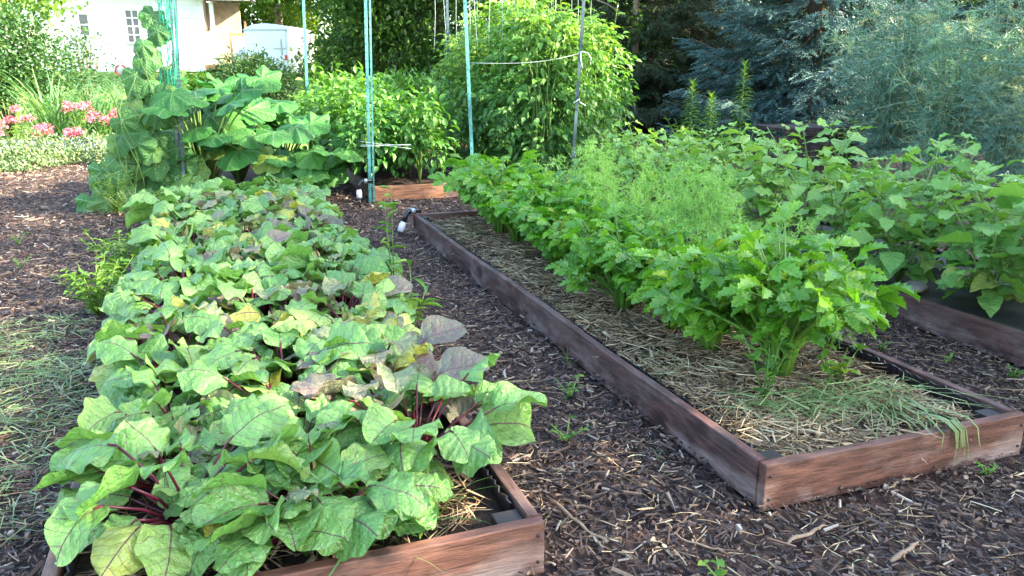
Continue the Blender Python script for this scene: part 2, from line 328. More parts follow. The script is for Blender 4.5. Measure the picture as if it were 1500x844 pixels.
def boardmat(name, hue, along):
    """weathered stained softwood: grain along the board, knots, bleached patches low down"""
    t = NT(name); co = t.co(); s_ = t.n('SeparateXYZ'); t.l(co, s_.inputs[0])
    st = (4.5, 40, 40) if along == 'x' else (40, 4.5, 40)
    kv = t.n('TexVoronoi'); kv.inputs['Scale'].default_value = 1.; t.l(t.scaled(co, (3.2, 5, 5) if along == 'x' else (5, 3.2, 5)), kv.inputs['Vector'])
    kd = kv.outputs['Distance']; knot = t.ramp(kd, [(.08, (1, 1, 1)), (.13, (0, 0, 0))])
    kc = t.n('SeparateColor'); t.l(kv.outputs['Color'], kc.inputs[0]); has = t.math('GREATER_THAN', kc.outputs[0], .4); knot = t.math('MULTIPLY', knot, has)
    wob = t.math('MULTIPLY', t.math('SUBTRACT', .4, kd, clamp=True), t.math('MULTIPLY', has, 1.2))
    gn = t.noise(1., t.scaled(co, st), 7, .68, .5); gn2 = t.noise(1., t.scaled(co, tuple(x * f_ for x, f_ in zip(st, (2.5, 4, 4) if along == 'x' else (4, 2.5, 4)))), 4, .7)
    g = t.math('ADD', gn, wob)
    base = t.ramp(g, [(.36, tuple(x * .45 for x in hue)), (.46, tuple(x * .8 for x in hue)), (.55, tuple(x * 1.15 for x in hue)), (.64, tuple(min(1, x * 1.5) for x in hue)), (.8, tuple(x * .6 for x in hue))])
    base = t.mix(t.math('MULTIPLY', gn2, .55), base, t.mix(1., base, (.45, .42, .42), 'MULTIPLY'))
    big = t.noise(3., t.scaled(co, (1, 1, 2.2)), 5, .6)
    low = t.math('MULTIPLY_ADD', s_.outputs[2], -9., 1.05, clamp=True)
    bl = t.math('MULTIPLY', t.math('MULTIPLY_ADD', big, 7., -3.3, clamp=True), t.math('MULTIPLY_ADD', low, .8, .2))
    base = t.mix(t.math('MULTIPLY', bl, t.math('MULTIPLY_ADD', gn2, 1.6, -.1, clamp=True)), base, (.36, .28, .24))
    dk = t.math('MULTIPLY_ADD', t.noise(2.3, t.scaled(co, (1, 1, 1.5), (7, 3, 1)), 4), 6., -3.4, clamp=True)
    base = t.mix(t.math('MULTIPLY', dk, .6), base, (.025, .018, .018))
    base = t.mix(t.math('MULTIPLY', knot, .85), base, (.02, .012, .01))
    cr = t.math('LESS_THAN', t.noise(1., t.scaled(co, tuple(x * .8 for x in st), (3, 8, 2)), 2), .3)
    base = t.mix(t.math('MULTIPLY', cr, .5), base, (.02, .013, .012))
    t.bump(t.math('ADD', gn, gn2), .6, .006); return t.fin(base, .55, .35)
M['board_x'] = boardmat('board_across', (.125, .056, .038), 'x')
M['board_y'] = boardmat('board_along', (.092, .045, .036), 'y')
M['board_sunlit'] = boardmat('board_sunlit_orange', (.36, .16, .075), 'x')  # warm sunlight on the pepper bed's front board put into its hue
M['black'] = plain('black_plastic', (.012, .012, .014), .35, .5)
M['blackpost'] = plain('dark_post', (.02, .018, .017), .6, .4)
M['fabric'] = plain('black_fabric', (.014, .014, .016), .65, .4, scale=60)
M['binwood'] = boardmat('bin_wood', (.035, .022, .022), 'x')
M['teal'] = plain('teal_metal', (.045, .19, .175), .4, .5, var=.5, scale=9)
M['navy'] = plain('dark_metal', (.03, .06, .075), .4, .5, var=.4, scale=9)
M['string'] = plain('white_string', (.42, .5, .5), .7, .3)
M['netgreen'] = plain('green_net', (.02, .34, .2), .5, .4)
M['white'] = plain('white_plastic', (.5, .52, .54), .4, .5, var=.06)
M['siding'] = plain('white_siding', (.8, .8, .78), .5, .4, var=.03, scale=3)
M['trim'] = plain('white_trim', (.82, .82, .8), .45, .4, var=.03)
M['stonewall'] = plain('tan_wall', (.33, .27, .2), .8, .3, var=.6, scale=5)
M['roofm'] = plain('grey_shingle', (.17, .17, .18), .8, .3, var=.4, scale=8)
M['glass'] = plain('window_glass', (.10, .11, .12), .15, .6, var=.4, scale=1.5)
M['warmwood'] = plain('orange_wood', (.36, .19, .09), .6, .3)
M['trailer'] = plain('trailer_white', (.74, .78, .82), .35, .5, var=.05, scale=3)
M['trailtrim'] = plain('trailer_metal', (.35, .38, .4), .35, .5, .6)
M['rubber'] = plain('rubber', (.02, .02, .02), .7, .3)
M['red'] = plain('red_lens', (.5, .03, .02), .3, .5)
M['rock'] = plain('rock', (.19, .165, .14), .8, .3, var=.4, scale=12)
M['bark'] = plain('bark', (.10, .075, .055), .85, .2, var=.6, scale=9)
M['barkpale'] = plain('pale_bark', (.26, .21, .15), .85, .2, var=.5, scale=6)
M['twig'] = plain('dead_twig', (.13, .09, .06), .8, .2, var=.4)
M['stick'] = plain('pale_stick', (.22, .16, .105), .75, .3, var=.5, scale=25)

# ------------------------------------------------------------------ ground
def hgt(x, y):
    x = np.asarray(x, float); y = np.asarray(y, float)
    t = np.clip((y - 14) / 26, 0, 1.6)
    return 1.42 * t ** 1.25
def ground():
    xs = np.concatenate([np.linspace(-120, -12, 14), np.linspace(-11, 16, 70), np.linspace(18, 160, 14)])
    ys = np.concatenate([np.linspace(-40, -2, 8), np.linspace(-1, 18, 60), np.linspace(19, 60, 30), np.linspace(70, 260, 8)])
    X, Y = np.meshgrid(xs, ys); Z = hgt(X, Y) + .012 * np.sin(X * 2.1 + Y) * np.sin(Y * 1.7 - X * .6) - .012
    m = MB(); c = len(xs); i = np.arange(len(ys) - 1)[:, None] * c; j = np.arange(c - 1)[None]
    m.add(np.stack([X, Y, Z], -1).reshape(-1, 3), np.stack([i + j, i + j + 1, i + c + j + 1, i + c + j], -1).reshape(-1, 4))
    tag(m.build('ground', M['ground']), None, None, kind='structure')
ground()

# ------------------------------------------------------------------ raised beds
BH = .18; TH = .04
BEDS = []
def plank(c, d):
    m = MB(); ax = 0 if d[0] > d[1] else 1; n = 26; L = d[ax]; w_ = d[1 - ax] / 2; q = np.linspace(-L / 2, L / 2, n + 1)
    ph = rng.uniform(0, 6, 4); wob = .0035 * np.sin(q * 2.1 + ph[0]) + .002 * np.sin(q * 6.3 + ph[1]); up = .003 * np.sin(q * 2.7 + ph[2]) - .003
    e = np.sin(np.pi * (q / L + .5)) ** .3
    V = np.zeros((n + 1, 4, 3)); s_ = np.array([(-w_, -d[2] / 2), (w_, -d[2] / 2), (w_, d[2] / 2), (-w_, d[2] / 2)])
    V[:, :, ax] = q[:, None]; V[:, :, 1 - ax] = s_[None, :, 0] + (wob * e)[:, None]; V[:, :, 2] = s_[None, :, 1] + (up * e)[:, None] * (s_[None, :, 1] > 0)
    V = V.reshape(-1, 3) + np.array(c); fl = 1 if ax == 0 else -1
    Q = [[4 * a + b, 4 * a + (b + 1) % 4, 4 * a + 4 + (b + 1) % 4, 4 * a + 4 + b][::-1 if fl < 0 else 1] for a in range(n) for b in range(4)] + [[3, 2, 1, 0], [4 * n, 4 * n + 1, 4 * n + 2, 4 * n + 3]]
    m.add(V, Q); return m
def raised_bed(label, x0, x1, y0, y1, front='board_x', side='board_y', cover='soil', fill=.11, group='raised garden beds'):
    BEDS.append((x0, x1, y0, y1))
    t = thing('raised_bed', label, 'garden bed', ((x0 + x1) / 2, y0, 0), group=group)
    hx = (x1 - x0) / 2; ln = y1 - y0
    for nm, c, d, mt in (('board', (0, TH / 2, BH / 2), (2 * hx, TH, BH), front), ('board', (0, ln - TH / 2, BH / 2), (2 * hx, TH, BH), front),
                         ('board', (-hx + TH / 2, ln / 2, BH / 2), (TH, ln - 2 * TH - .006, BH - .003), side), ('board', (hx - TH / 2, ln / 2, BH / 2), (TH, ln - 2 * TH - .006, BH - .003), side)):
        plank(c, d).build(nm, M[mt], t, smooth=False, bevel=.004)
    for sx in (-1, 1):
        for yy in (TH + .047, ln - TH - .047):
            m = MB(); m.box((sx * (hx - TH - .047), yy, .075), (.085, .085, .17)); m.build('corner_post', M['blackpost'], t, smooth=False, bevel=.003)
    for sx in (-1, 1):
        for zz in (.045, .135):
            m = MB(); m.tube([[sx * (hx - .022), .002, zz], [sx * (hx - .022), -.0035, zz]], .0055, 8); m.build('screw', M['blackpost'], t)
    # dimpled black liner showing just inside the boards
    for sx in (-1, 1):
        m = MB(); n = int(ln / .02); yy = np.linspace(TH + .11, ln - TH - .11, n); k = np.arange(n)
        xo = sx * (hx - TH - .012 - .007 * (k % 2)); top = BH - .012 + rng.normal(0, .004, n)
        P = np.stack([np.stack([xo, yy, top * 0 + .03], -1), np.stack([xo, yy, top], -1), np.stack([xo - sx * .006, yy, top], -1), np.stack([xo - sx * .006, yy, top * 0 + .03], -1)], 1).reshape(-1, 3)
        m.add(P, [[4 * a + b, 4 * a + b + 1, 4 * a + 5 + b, 4 * a + 4 + b] for a in range(n - 1) for b in range(3)])
        m.build('liner', M['black'], t, smooth=False)
    # soil
    m = MB(); nx, ny = 24, max(12, int(ln * 16)); X, Y = np.meshgrid(np.linspace(-hx + TH + .004, hx - TH - .004, nx), np.linspace(TH + .004, ln - TH - .004, ny))
    Z = fill + .012 * np.sin(X * 9 + Y * 3) * np.sin(Y * 7) + rng.normal(0, .006, X.shape)
    i = np.arange(ny - 1)[:, None] * nx; j = np.arange(nx - 1)[None]
    m.add(np.stack([X, Y, Z], -1).reshape(-1, 3), np.stack([i + j, i + j + 1, i + nx + j + 1, i + nx + j], -1).reshape(-1, 4))
    m.build('fabric_cover' if cover == 'fabric' else 'soil_fill', M[cover], t)
    return t
raised_bed('weathered wooden raised bed at left, filled with beet plants', -.55, .83, 1.97, 8.75)
raised_bed('long reddish brown raised bed in the middle, strewn with straw around celery', 1.68, 2.92, 2.03, 7.28)
raised_bed('raised bed at right covered in black fabric under tomatillo plants', 3.83, 5.1, 1.9, 8.6, cover='fabric', fill=.15)
raised_bed('raised bed with a front board coloured sunlit orange under the pepper plants', 1.66, 2.9, 9.2, 14.2, front='board_sunlit')
raised_bed('raised bed under the tall tomato thicket', 3.85, 5.1, 9.3, 14.2)
raised_bed('raised bed under the squash and cucumber at the dark stakes', -.75, 1.0, 9.75, 13.2)

# ------------------------------------------------------------------ wood chips, straw, clippings
def in_beds(x, y, pad=0.):
    r = np.zeros(len(x), bool)
    for a, b, c, d in BEDS: r |= (x > a - pad) & (x < b + pad) & (y > c - pad) & (y < d + pad)
    return r
def bed_dist(x, y):
    r = np.full(len(x), 9.)
    for a, b, c, d in BEDS: r = np.minimum(r, np.hypot(np.maximum(np.maximum(a - x, x - b), 0), np.maximum(np.maximum(c - y, y - d), 0)))
    return r
def chips():
    V = np.array([[i * (1 - .25 * (k > 0)), j, k] for i in (-.5, .5) for j in (-.5, .5) for k in (-.5, .5)], float); V[:, 0] *= np.where(V[:, 1] > 0, .6, 1)
    tpl = (V, np.array([[4, 6, 7, 5], [0, 4, 5, 1], [2, 3, 7, 6], [0, 1, 3, 2], [1, 5, 7, 3]]), np.zeros((0, 3), int), np.zeros((8, 3)))
    m = MB()
    for (xa, xb, ya, yb, dens, sc) in ((-2.2, 4.6, 1.0, 3.2, 3000, .9), (-2.6, 4.4, 3.2, 5.5, 2000, 1.), (-3.2, 4.6, 5.5, 9., 1100, 1.15), (-4.5, 7, 9, 12, 420, 1.4), (-5, 8, 12, 15.5, 220, 1.7)):
        n = int((xb - xa) * (yb - ya) * dens); x = rng.uniform(xa, xb, n); y = rng.uniform(ya, yb, n); k = ~in_beds(x, y, .006)
        if ya < 5: k &= (x > -1.3 - .35 * y) & (x < 1.2 + .95 * y)
        x = x[k]; y = y[k]; n = len(x)
        L = np.clip(rng.lognormal(math.log(.024), .6, n), .006, .1) * sc; W = np.clip(rng.lognormal(math.log(.0068), .5, n), .002, .022) * sc; Hh = W * rng.uniform(.3, .8, n)
        k = bed_dist(x, y) > L * .5; x = x[k]; y = y[k]; L = L[k]; W = W[k]; Hh = Hh[k]; n = len(x)
        yaw = rng.uniform(0, 2 * np.pi, n); pit = rng.normal(0, .22, n)
        d = np.stack([np.cos(yaw) * np.cos(pit), np.sin(yaw) * np.cos(pit), np.sin(pit)], -1)
        Mx = frames(d, np.array([0, 0, 1.]), rng.normal(0, .4, n)); Mx = Mx * np.stack([W, L, Hh], -1)[:, None, :]
        z = hgt(x, y) + rng.uniform(.0, .014, n) + np.abs(np.sin(pit)) * L * .4 + .028 * np.exp(-bed_dist(x, y) / .05)
        m.inst(tpl, Mx, np.stack([x, y, z], -1), np.clip(rng.beta(1.5, 2.2, n) + (rng.random(n) < .10) * .4, 0, 1))
    tag(m.build('wood_chip_mulch', M['chips'], smooth=False), 'dark brown shredded wood chip mulch covering the garden paths', 'mulch', kind='stuff')
chips()
def strawtpl(seg=3, bend=.3, side=3):
    m = MB(); v = np.linspace(-.5, .5, seg + 1); m.tube(np.stack([v * 0 + bend * (v ** 2), v, -bend * .3 * v ** 2], -1), .5, side, cap=False)
    V = m.V[0]; A = m.A[0]; return V, m.Q[0], np.zeros((0, 3), int), A
def scatter_straw(m, x, y, z, Lm, wr, cr, tilt=.12, k=None):
    n = len(x); yaw = rng.uniform(0, 2 * np.pi, n); pit = rng.normal(0, tilt, n); L = rng.uniform(*Lm, n); W = rng.uniform(*wr, n)
    d = np.stack([np.cos(yaw) * np.cos(pit), np.sin(yaw) * np.cos(pit), np.sin(pit)], -1)
    for q in range(3):
        s_ = np.arange(n) % 3 == q; tp = strawtpl(3, (.08, .45, 1.1)[q])
        V = tp[0].copy(); P = np.stack([V[:, 0], V[:, 1], V[:, 2]], -1)
        # tube radius lives in x,z around the curve: keep curve from y scale, radius from W
        c = np.stack([(.08, .45, 1.1)[q] * V[:, 1] ** 2, V[:, 1], -(.08, .45, 1.1)[q] * .3 * V[:, 1] ** 2], -1); off = P - c; off[:, 1] = 0
        Mx = frames(d[s_], np.array([0, 0, 1.]), rng.normal(0, .2, s_.sum()))
        W_ = np.einsum('nij,nkj->nki', Mx, c[None] * L[s_][:, None, None] + off[None] * W[s_][:, None, None]) + np.stack([x, y, z], -1)[s_][:, None, :]
        kk = len(V); nn = s_.sum(); B = np.tile(tp[3], (nn, 1, 1)); B[:, :, 2] = rng.uniform(*cr, nn)[:, None]
        m.add(W_.reshape(-1, 3), (tp[1][None] + (np.arange(nn) * kk)[:, None, None]).reshape(-1, 4), None, B.reshape(-1, 3))
m = MB()
n = 11500; x = rng.uniform(1.79, 2.81, n); y = 2.15 + (7.15 - 2.15) * rng.random(n) ** 1.35
scatter_straw(m, x, y, .115 + rng.uniform(0, .05, n) * (.6 + .4 * np.sin(x * 11 + y * 5)), (.025, .19), (.0026, .0068), (.0, .97), .18)
tag(m.build('straw_mulch', M['straw']), 'dry tan straw strewn over the soil of the middle bed', 'straw', kind='stuff')
m = MB()
n = 1000; x = rng.uniform(-.41, .69, n); y = rng.uniform(2.12, 3.0, n)
scatter_straw(m, x, y, .115 + rng.uniform(0, .03, n), (.04, .2), (.0025, .0055), (.05, .75))
tag(m.build('straw_mulch', M['straw']), 'thin dry straw under the front beet plants in the left bed', 'straw', kind='stuff')
m = MB()
n = 3600; x = rng.uniform(-1.5, 4, n); y = 1.3 + 6.5 * rng.random(n) ** 1.5; k = ~in_beds(x, y, .07)
scatter_straw(m, x[k], y[k], np.full(k.sum(), .019), (.02, .13), (.0016, .0045), (.1, 1.), .1)
tag(m.build('loose_straw', M['straw']), 'loose straw bits blown over the dark wood chip paths', 'straw', kind='stuff')
def clippings(label, pts, n, spread, Lm, z0, cr=(0, 1), sc=1., kk=1):
    m = MB()
    for (cx, cy_, r) in pts:
        q = int(n * r * r); a = rng.uniform(0, 2 * np.pi, q); rr = r * np.sqrt(rng.random(q))
        px = cx + rr * np.cos(a) * spread[0]; py = cy_ + rr * np.sin(a) * spread[1]
        tp = ribbon(1., .014, 4, .6); yaw = rng.uniform(0, 2 * np.pi, q); pit = rng.normal(.1, .15, q)
        d = np.stack([np.cos(yaw) * np.cos(pit), np.sin(yaw) * np.cos(pit), np.sin(pit)], -1)
        L = rng.uniform(*Lm, q); roll = rng.normal(0, .6, q)
        m.inst(tp, frames(d, np.array([0, 0, 1.]), roll, L), np.stack([px, py, z0 + rng.uniform(0, .025, q)], -1), rng.uniform(*cr, q))
    tag(m.build('grass_clippings', M['wilt']), label, 'clippings', kind='stuff')
clippings('pale drying grass clippings lying on the left chip path', [(-.95, 4.0, .4), (-1.25, 4.45, .4), (-.9, 3.45, .35), (-1.3, 3.75, .35), (-.78, 2.9, .18), (-1.5, 4.8, .4), (-1.15, 3.1, .3), (-1.7, 4.1, .4), (-1.1, 5.1, .3), (-1.9, 4.6, .4), (-.85, 4.4, .25)], 2600, (1, 1), (.06, .22), .015, (.05, .95))
clippings('pulled green grass wilting on the straw at the near end of the middle bed', [(2.2, 2.44, .2), (2.45, 2.42, .22), (2.62, 2.46, .14), (2.0, 2.52, .12)], 2900, (1.2, .6), (.08, .22), .16, (0, .7))
clippings('thin pale grass clippings on the straw of the middle bed', [(1.9, 3.1, .12), (1.85, 3.9, .1), (1.95, 4.6, .1), (1.9, 6.3, .15)], 1800, (1, 1.6), (.06, .16), .15, (.2, 1))

# ------------------------------------------------------------------ beets
def beet_proto(seed, crange, hs=1., nl=15, add=12):
    r = np.random.default_rng(seed); t = thing('beet_plant', 'beet', 'beet plant')
    f = MB(); s_ = MB(); nl += add
    for i in range(nl):
        q = i / nl; az = i * 2.4 + r.normal(0, .35); inner = 1 - q
        el = R(np.clip(34 + 50 * q + r.normal(0, 7), 26, 86)); pl = (.19 + .13 * r.random()) * hs * (1 - .2 * (q > .8))
        d0 = np.array([math.cos(az) * math.cos(el), math.sin(az) * math.cos(el), math.sin(el)])
        out = np.array([math.cos(az), math.sin(az), 0])
        p0 = out * .015; p1 = p0 + d0 * pl * .6; p2 = p1 + norm(d0 + out * .35 - np.array([0, 0, .1])) * pl * .45
        s_.tube([p0, (p0 + p1) / 2 + [0, 0, .01], p1, p2], [.007, .006, .005, .004], 5, r.random())
        L = r.uniform(.13, .225) * hs * (1 - .3 * (q > .85)); W = L * r.uniform(.40, .50)
        tp = leaf(BEET, L, W, 16, 12, bend=r.uniform(.3, 1.5), cup=r.uniform(-.45, .3), wave=r.uniform(.006, .017), k=r.uniform(1.5, 3.2), ph=r.uniform(0, 6), twist=r.normal(0, .5), teeth=0.)
        tp[0][:, 2] += .016 * L * (np.sin(tp[0][:, 0] * 50 + r.uniform(0, 6)) * np.sin(tp[0][:, 1] * 38 + r.uniform(0, 6)) + .7 * np.sin(tp[0][:, 0] * 85 + tp[0][:, 1] * 76 + r.uniform(0, 6)))
        e2 = el * .55 - .2 + r.normal(0, .25); d = np.array([[math.cos(az + r.normal(0, .25)) * math.cos(e2), math.sin(az) * math.cos(e2), math.sin(e2)]])
        c = r.uniform(*crange) if r.random() > .06 else r.choice([.8, .82, .84, .87, .9])
        f.inst(tp, frames(d, np.array([0, 0, 1.]), r.normal(0, .35, 1)), (p2 - d[0] * .008)[None], [c])
        s_.tube(np.array([p2, p2 + d[0] * L * .12]), [.004, .003], 4, r.random(), cap=False)
    f.build('foliage', M['beet'], t); s_.build('stalks', M['beetstalk'], t)
    return t
protos = [beet_proto(100 + i, cr, hs, nl) for i, (cr, hs, nl) in enumerate([((.1, .6), 1.1, 15), ((.2, .7), 1.05, 16), ((.3, .78), 1., 15), ((.1, .75), 1.05, 14), ((.55, .84), 1., 15), ((.85, .99), 1.0, 13)])]
hue = ['bright green', 'broad leaved green', 'pale green', 'mid green', 'yellowing', 'dusky purple']
rows = [('left', -.27), ('middle', .16), ('right', .55)]
first = set()
for rn, rx in rows:
    y = 2.28 if rn != 'right' else 2.55
    for k in range(19):
        q = int(rng.choice(6, p=[.25, .24, .2, .21, .03, .07]))
        if k < 2: q = int(rng.integers(0, 3))
        if (rn, k) in (('right', 1), ('middle', 5), ('right', 5), ('left', 5), ('middle', 11), ('right', 13)): q = 5
        if 9 < k and rng.random() < .12: q = 4
        lab = f'{hue[q]} beet plant, {ORD[k]} from the front in the {rn} row of left bed'
        loc = (rx + rng.normal(0, .035) + (.11 if rn == 'left' and k < 1 else .04 if rn == 'left' and k < 3 else 0), y + (.14 if rn == 'left' and k < 1 else 0) + rng.normal(0, .02), .11); rz = rng.uniform(0, 6.28); sc = rng.uniform(.88, 1.12)
        if q not in first:
            first.add(q); o = protos[q]; o.location = loc; o.rotation_euler[2] = rz; o.scale = (sc,) * 3; o['label'] = lab; o['group'] = 'beet plants in the left bed'
        else: dup(protos[q], loc, rz, sc, lab, 'beet plants in the left bed')
        y += .345
for x, y, q, sc, lab in ((.02, 2.22, 1, .72, 'small beet plant squeezed in at the front left edge of left bed'), (.34, 2.26, 3, .72, 'small beet plant squeezed in behind the front board of left bed')):
    if q in first: dup(protos[q], (x, y, .11), rng.uniform(0, 6.28), sc, lab, 'beet plants in the left bed')
for q in range(6):
    if q not in first: protos[q].location = (.3, 8.3, .11); protos[q]['label'] = f'{hue[q]} beet plant between rows at the far end of the left bed'; protos[q]['group'] = 'beet plants in the left bed'

# ------------------------------------------------------------------ celery
def celery_leaflet():
    """three lobed blade, every lobe toothed"""
    lb = [(0, .10), (.25, .42), (.40, .95), (.44, .62), (.58, 1.), (.62, .62), (.75, .86), (.79, .48), (.9, .5), (.93, .24), (1, .03)]
    parts = [xf(leaf(lb, 1., .25, 0, 2, bend=.7, cup=.3), None, (0, .02, 0))]
    for sg in (1, -1): parts.append(xf(xf(xf(leaf(lb, .74, .22, 0, 2, bend=.6, cup=.3), roty(sg * .25)), rotz(-sg * .82)), None, (0, .08, .01)))
    return merge(parts)
CL = celery_leaflet()
def celery_proto(seed, h=.6, ns=26):
    r = np.random.default_rng(seed); t = thing('celery_plant', 'celery', 'celery plant'); f = MB(); s_ = MB()
    for i in range(ns):
        q = i / ns; az = i * 2.4 + r.normal(0, .3); el = R(np.clip(40 + 45 * q + r.normal(0, 8), 25, 88)); Ls = h * r.uniform(.5, .95) * (1 if q < .8 else .8)
        out = np.array([math.cos(az), math.sin(az), 0]); d0 = np.array([math.cos(az) * math.cos(el), math.sin(az) * math.cos(el), math.sin(el)])
        p0 = out * .035 * (1 - q * .7); p1 = p0 + np.array([0, 0, 1]) * Ls * .3 + out * Ls * .06; p2 = p1 + d0 * Ls * .45; p3 = p2 + norm(d0 + out * .4) * Ls * .3
        s_.tube([p0, p1, p2, p3], [.012, .009, .006, .0025], 5, r.random())
        ax = norm(p3 - p2)
        for (fr, sz, sides) in ((0., .10, 1), (.42, .10, 1), (.95, .115, 0)):
            base = p2 + (p3 - p2) * fr
            for sgn in ((1, -1) if sides else (0,)):
                side = np.cross(ax, [0, 0, 1]); side = norm(side) if np.linalg.norm(side) > .05 else np.array([math.sin(az), -math.cos(az), 0])
                d = norm(ax * (.55 if sgn else 1) + side * sgn * .9 + out * .15 + r.normal(0, .15, 3))
                b2 = base + d * (.045 if sgn else 0)
                if sgn: s_.tube([base, b2], [.0022, .0015], 3, .8, cap=False)
                dn = d * 1; dn[2] -= .15
                f.inst(CL, frames(norm(dn)[None], np.array([0, 0, 1.]) + out * .5, r.normal(0, .4, 1), [sz * r.uniform(.8, 1.3) * (h / .6)]), b2[None], [np.clip(r.beta(2, 2.2) + .25 * (q - .5), 0, 1)])
    f.build('foliage', M['celery'], t); s_.build('stalks', M['celerystalk'], t); return t
cps = [celery_proto(300 + i, hh, 44) for i, hh in enumerate((.62, .6, .56))]
def row_of(pr, spots, lab, grp, zs, names):
    used = set()
    for k, (x, y, sc) in enumerate(spots):
        q = k % len(pr); loc = (x, y, zs); rz = rng.uniform(0, 6.28)
        if q not in used: used.add(q); o = pr[q]; o.location = loc; o.rotation_euler[2] = rz; o.scale = (sc,) * 3; o['label'] = lab(k); o['group'] = grp
        else: o = dup(pr[q], loc, rz, sc, lab(k), grp)
        o.name = names
spots = [(2.34, 2.80, 1.24)] + [(2.26 + rng.normal(0, .05), 3.22 + .4 * i, rng.uniform(.92, 1.08) + .014 * i) for i in range(10)]
row_of(cps, spots, lambda k: ('large glossy celery plant at the near end of the middle bed, stalks showing' if k == 0 else f'bushy green celery plant, {ORD[k]} from the near end of the left celery row'), 'celery plants in the middle bed', .11, 'celery_plant')
cps2 = [dup(c, (0, 0, 0)) for c in cps]
spots = [(2.5 + rng.normal(0, .03), 5.0 + .4 * i, rng.uniform(.85, 1.0)) for i in range(6)]
row_of(cps2, spots, lambda k: f'bushy green celery plant, {ORD[k]} from the near end of the right celery row', 'celery plants in the middle bed', .11, 'celery_plant')

# ------------------------------------------------------------------ fennel
def thread_cloud(f, base, ax, L, r, w, n1, n2, n3, cr, spread=.9):
    """a plume: side branches, each with a spray of threads"""
    th = ribbon(1., w * 12, 2, .5); D_ = []; P_ = []; S_ = []
    for i in range(n1):
        fr = .12 + .88 * (i + r.random()) / n1; p = base + ax * L * fr
        d = norm(ax * .8 + r.normal(0, spread, 3)); l1 = L * .42 * (1.1 - fr * .7) * r.uniform(.7, 1.2)
        D_.append(d); P_.append(p); S_.append(l1)
        for j in range(n2):
            fr2 = .15 + .85 * (j + r.random()) / n2; p2 = p + d * l1 * fr2 - np.array([0, 0, 1]) * .05 * l1 * fr2; d2 = norm(d * .7 + r.normal(0, .7, 3)); l2 = l1 * .38 * r.uniform(.6, 1.2)
            D_.append(d2); P_.append(p2); S_.append(l2)
            dd = norm(d2 + r.normal(0, .55, (n3, 3))); D_ += list(dd); P_ += list(p2 + d2 * l2 * r.random((n3, 1))); S_ += list(l2 * r.uniform(.4, .9, n3))
    D_ = np.array(D_); P_ = np.array(P_); S_ = np.array(S_); n = len(S_)
    Mx = frames(D_, np.array([.3, .2, 1.]), r.uniform(-1.5, 1.5, n)); Mx[:, :, 0] *= 1 / 12.; Mx[:, :, 1:] *= S_[:, None, None]
    f.inst(th, Mx, P_, r.uniform(*cr, n))
def fennel_proto(seed, h=.75):
    r = np.random.default_rng(seed); t = thing('fennel_plant', 'fennel', 'fennel plant'); f = MB(); s_ = MB()
    for i in range(15):
        az = i * 2.4; el = R(r.uniform(52, 86)); ax = np.array([math.cos(az) * math.cos(el), math.sin(az) * math.cos(el), math.sin(el)]); Ls = h * r.uniform(.45, .75)
        p1 = ax * Ls; s_.tube([ax * 0, p1 * .5, p1], [.007, .004, .0015], 4, r.random()); thread_cloud(f, p1 * .55, norm(ax + r.normal(0, .25, 3)), h * .5, r, .0024, 9, 8, 5, (0, 1))
    f.build('foliage', M['fennel'], t); s_.build('stalks', M['celerystalk'], t); return t
fps = [fennel_proto(400, .98), fennel_proto(401, .92)]
row_of(fps, [(2.70, 3.8, .92), (2.74, 4.3, 1.05), (2.74, 4.8, 1.0), (2.78, 5.6, 1.08), (2.80, 3.0, .45)], lambda k: 'small feathery fennel low behind the front celery plant' if k == 4 else f'tall feathery pale green fennel plant, {ORD[k]} behind the celery row', 'fennel plants behind the celery', .11, 'fennel_plant')

# ------------------------------------------------------------------ tomatillos
TOM = [(0, .12), (.08, .62), (.2, .92), (.33, 1.), (.45, .82), (.5, .88), (.63, .62), (.68, .66), (.82, .36), (.93, .14), (1, .02)]
def tomatillo_proto(seed, h=.7):
    r = np.random.default_rng(seed); t = thing('tomatillo_plant', 'tomatillo', 'tomatillo plant'); f = MB(); s_ = MB()
    for b in range(6):
        az = b * 1.05 + r.normal(0, .2); el = R(r.uniform(48, 84)); L = h * r.uniform(.8, 1.15); ax = np.array([math.cos(az) * math.cos(el), math.sin(az) * math.cos(el), math.sin(el)])
        out = np.array([math.cos(az), math.sin(az), 0.]); P = [ax * 0, ax * L * .35 - out * .02, ax * L * .7, ax * L + out * .06]
        s_.tube(P, [.009, .008, .006, .004], 5, r.random())
        for i in range(15):
            fr = .14 + .86 * i / 14; p = ax * L * fr; a2 = az + i * 2.4 + r.normal(0, .3); e2 = R(r.uniform(-5, 40)); pl = r.uniform(.05, .14)
            d = np.array([math.cos(a2) * math.cos(e2), math.sin(a2) * math.cos(e2), math.sin(e2)]); p2 = p + d * pl
            s_.tube([p, p2], [.003, .002], 3, .5, cap=False)
            ll = r.uniform(.13, .22) * (.65 if fr > .93 else 1); tp = leaf(TOM, ll, ll * r.uniform(.36, .46), 10, 4, bend=r.uniform(.2, 1.), cup=r.uniform(-.1, .25), wave=r.uniform(.004, .014), k=2.5, ph=r.uniform(0, 6), twist=r.normal(0, .3))
            d[2] -= .25
            f.inst(tp, frames(norm(d)[None], np.array([0, 0, 1.]), r.normal(0, .3, 1)), p2[None], [np.clip(r.beta(2.2, 2.2) + (.35 if fr < .35 and r.random() < .35 else 0), 0, 1)])
    f.build('foliage', M['tomatillo'], t); s_.build('stalks', M['vinestalk'], t); return t
tps = [tomatillo_proto(500 + i, hh) for i, hh in enumerate((.84, .74, .88, .8))]
spots = []; names = []
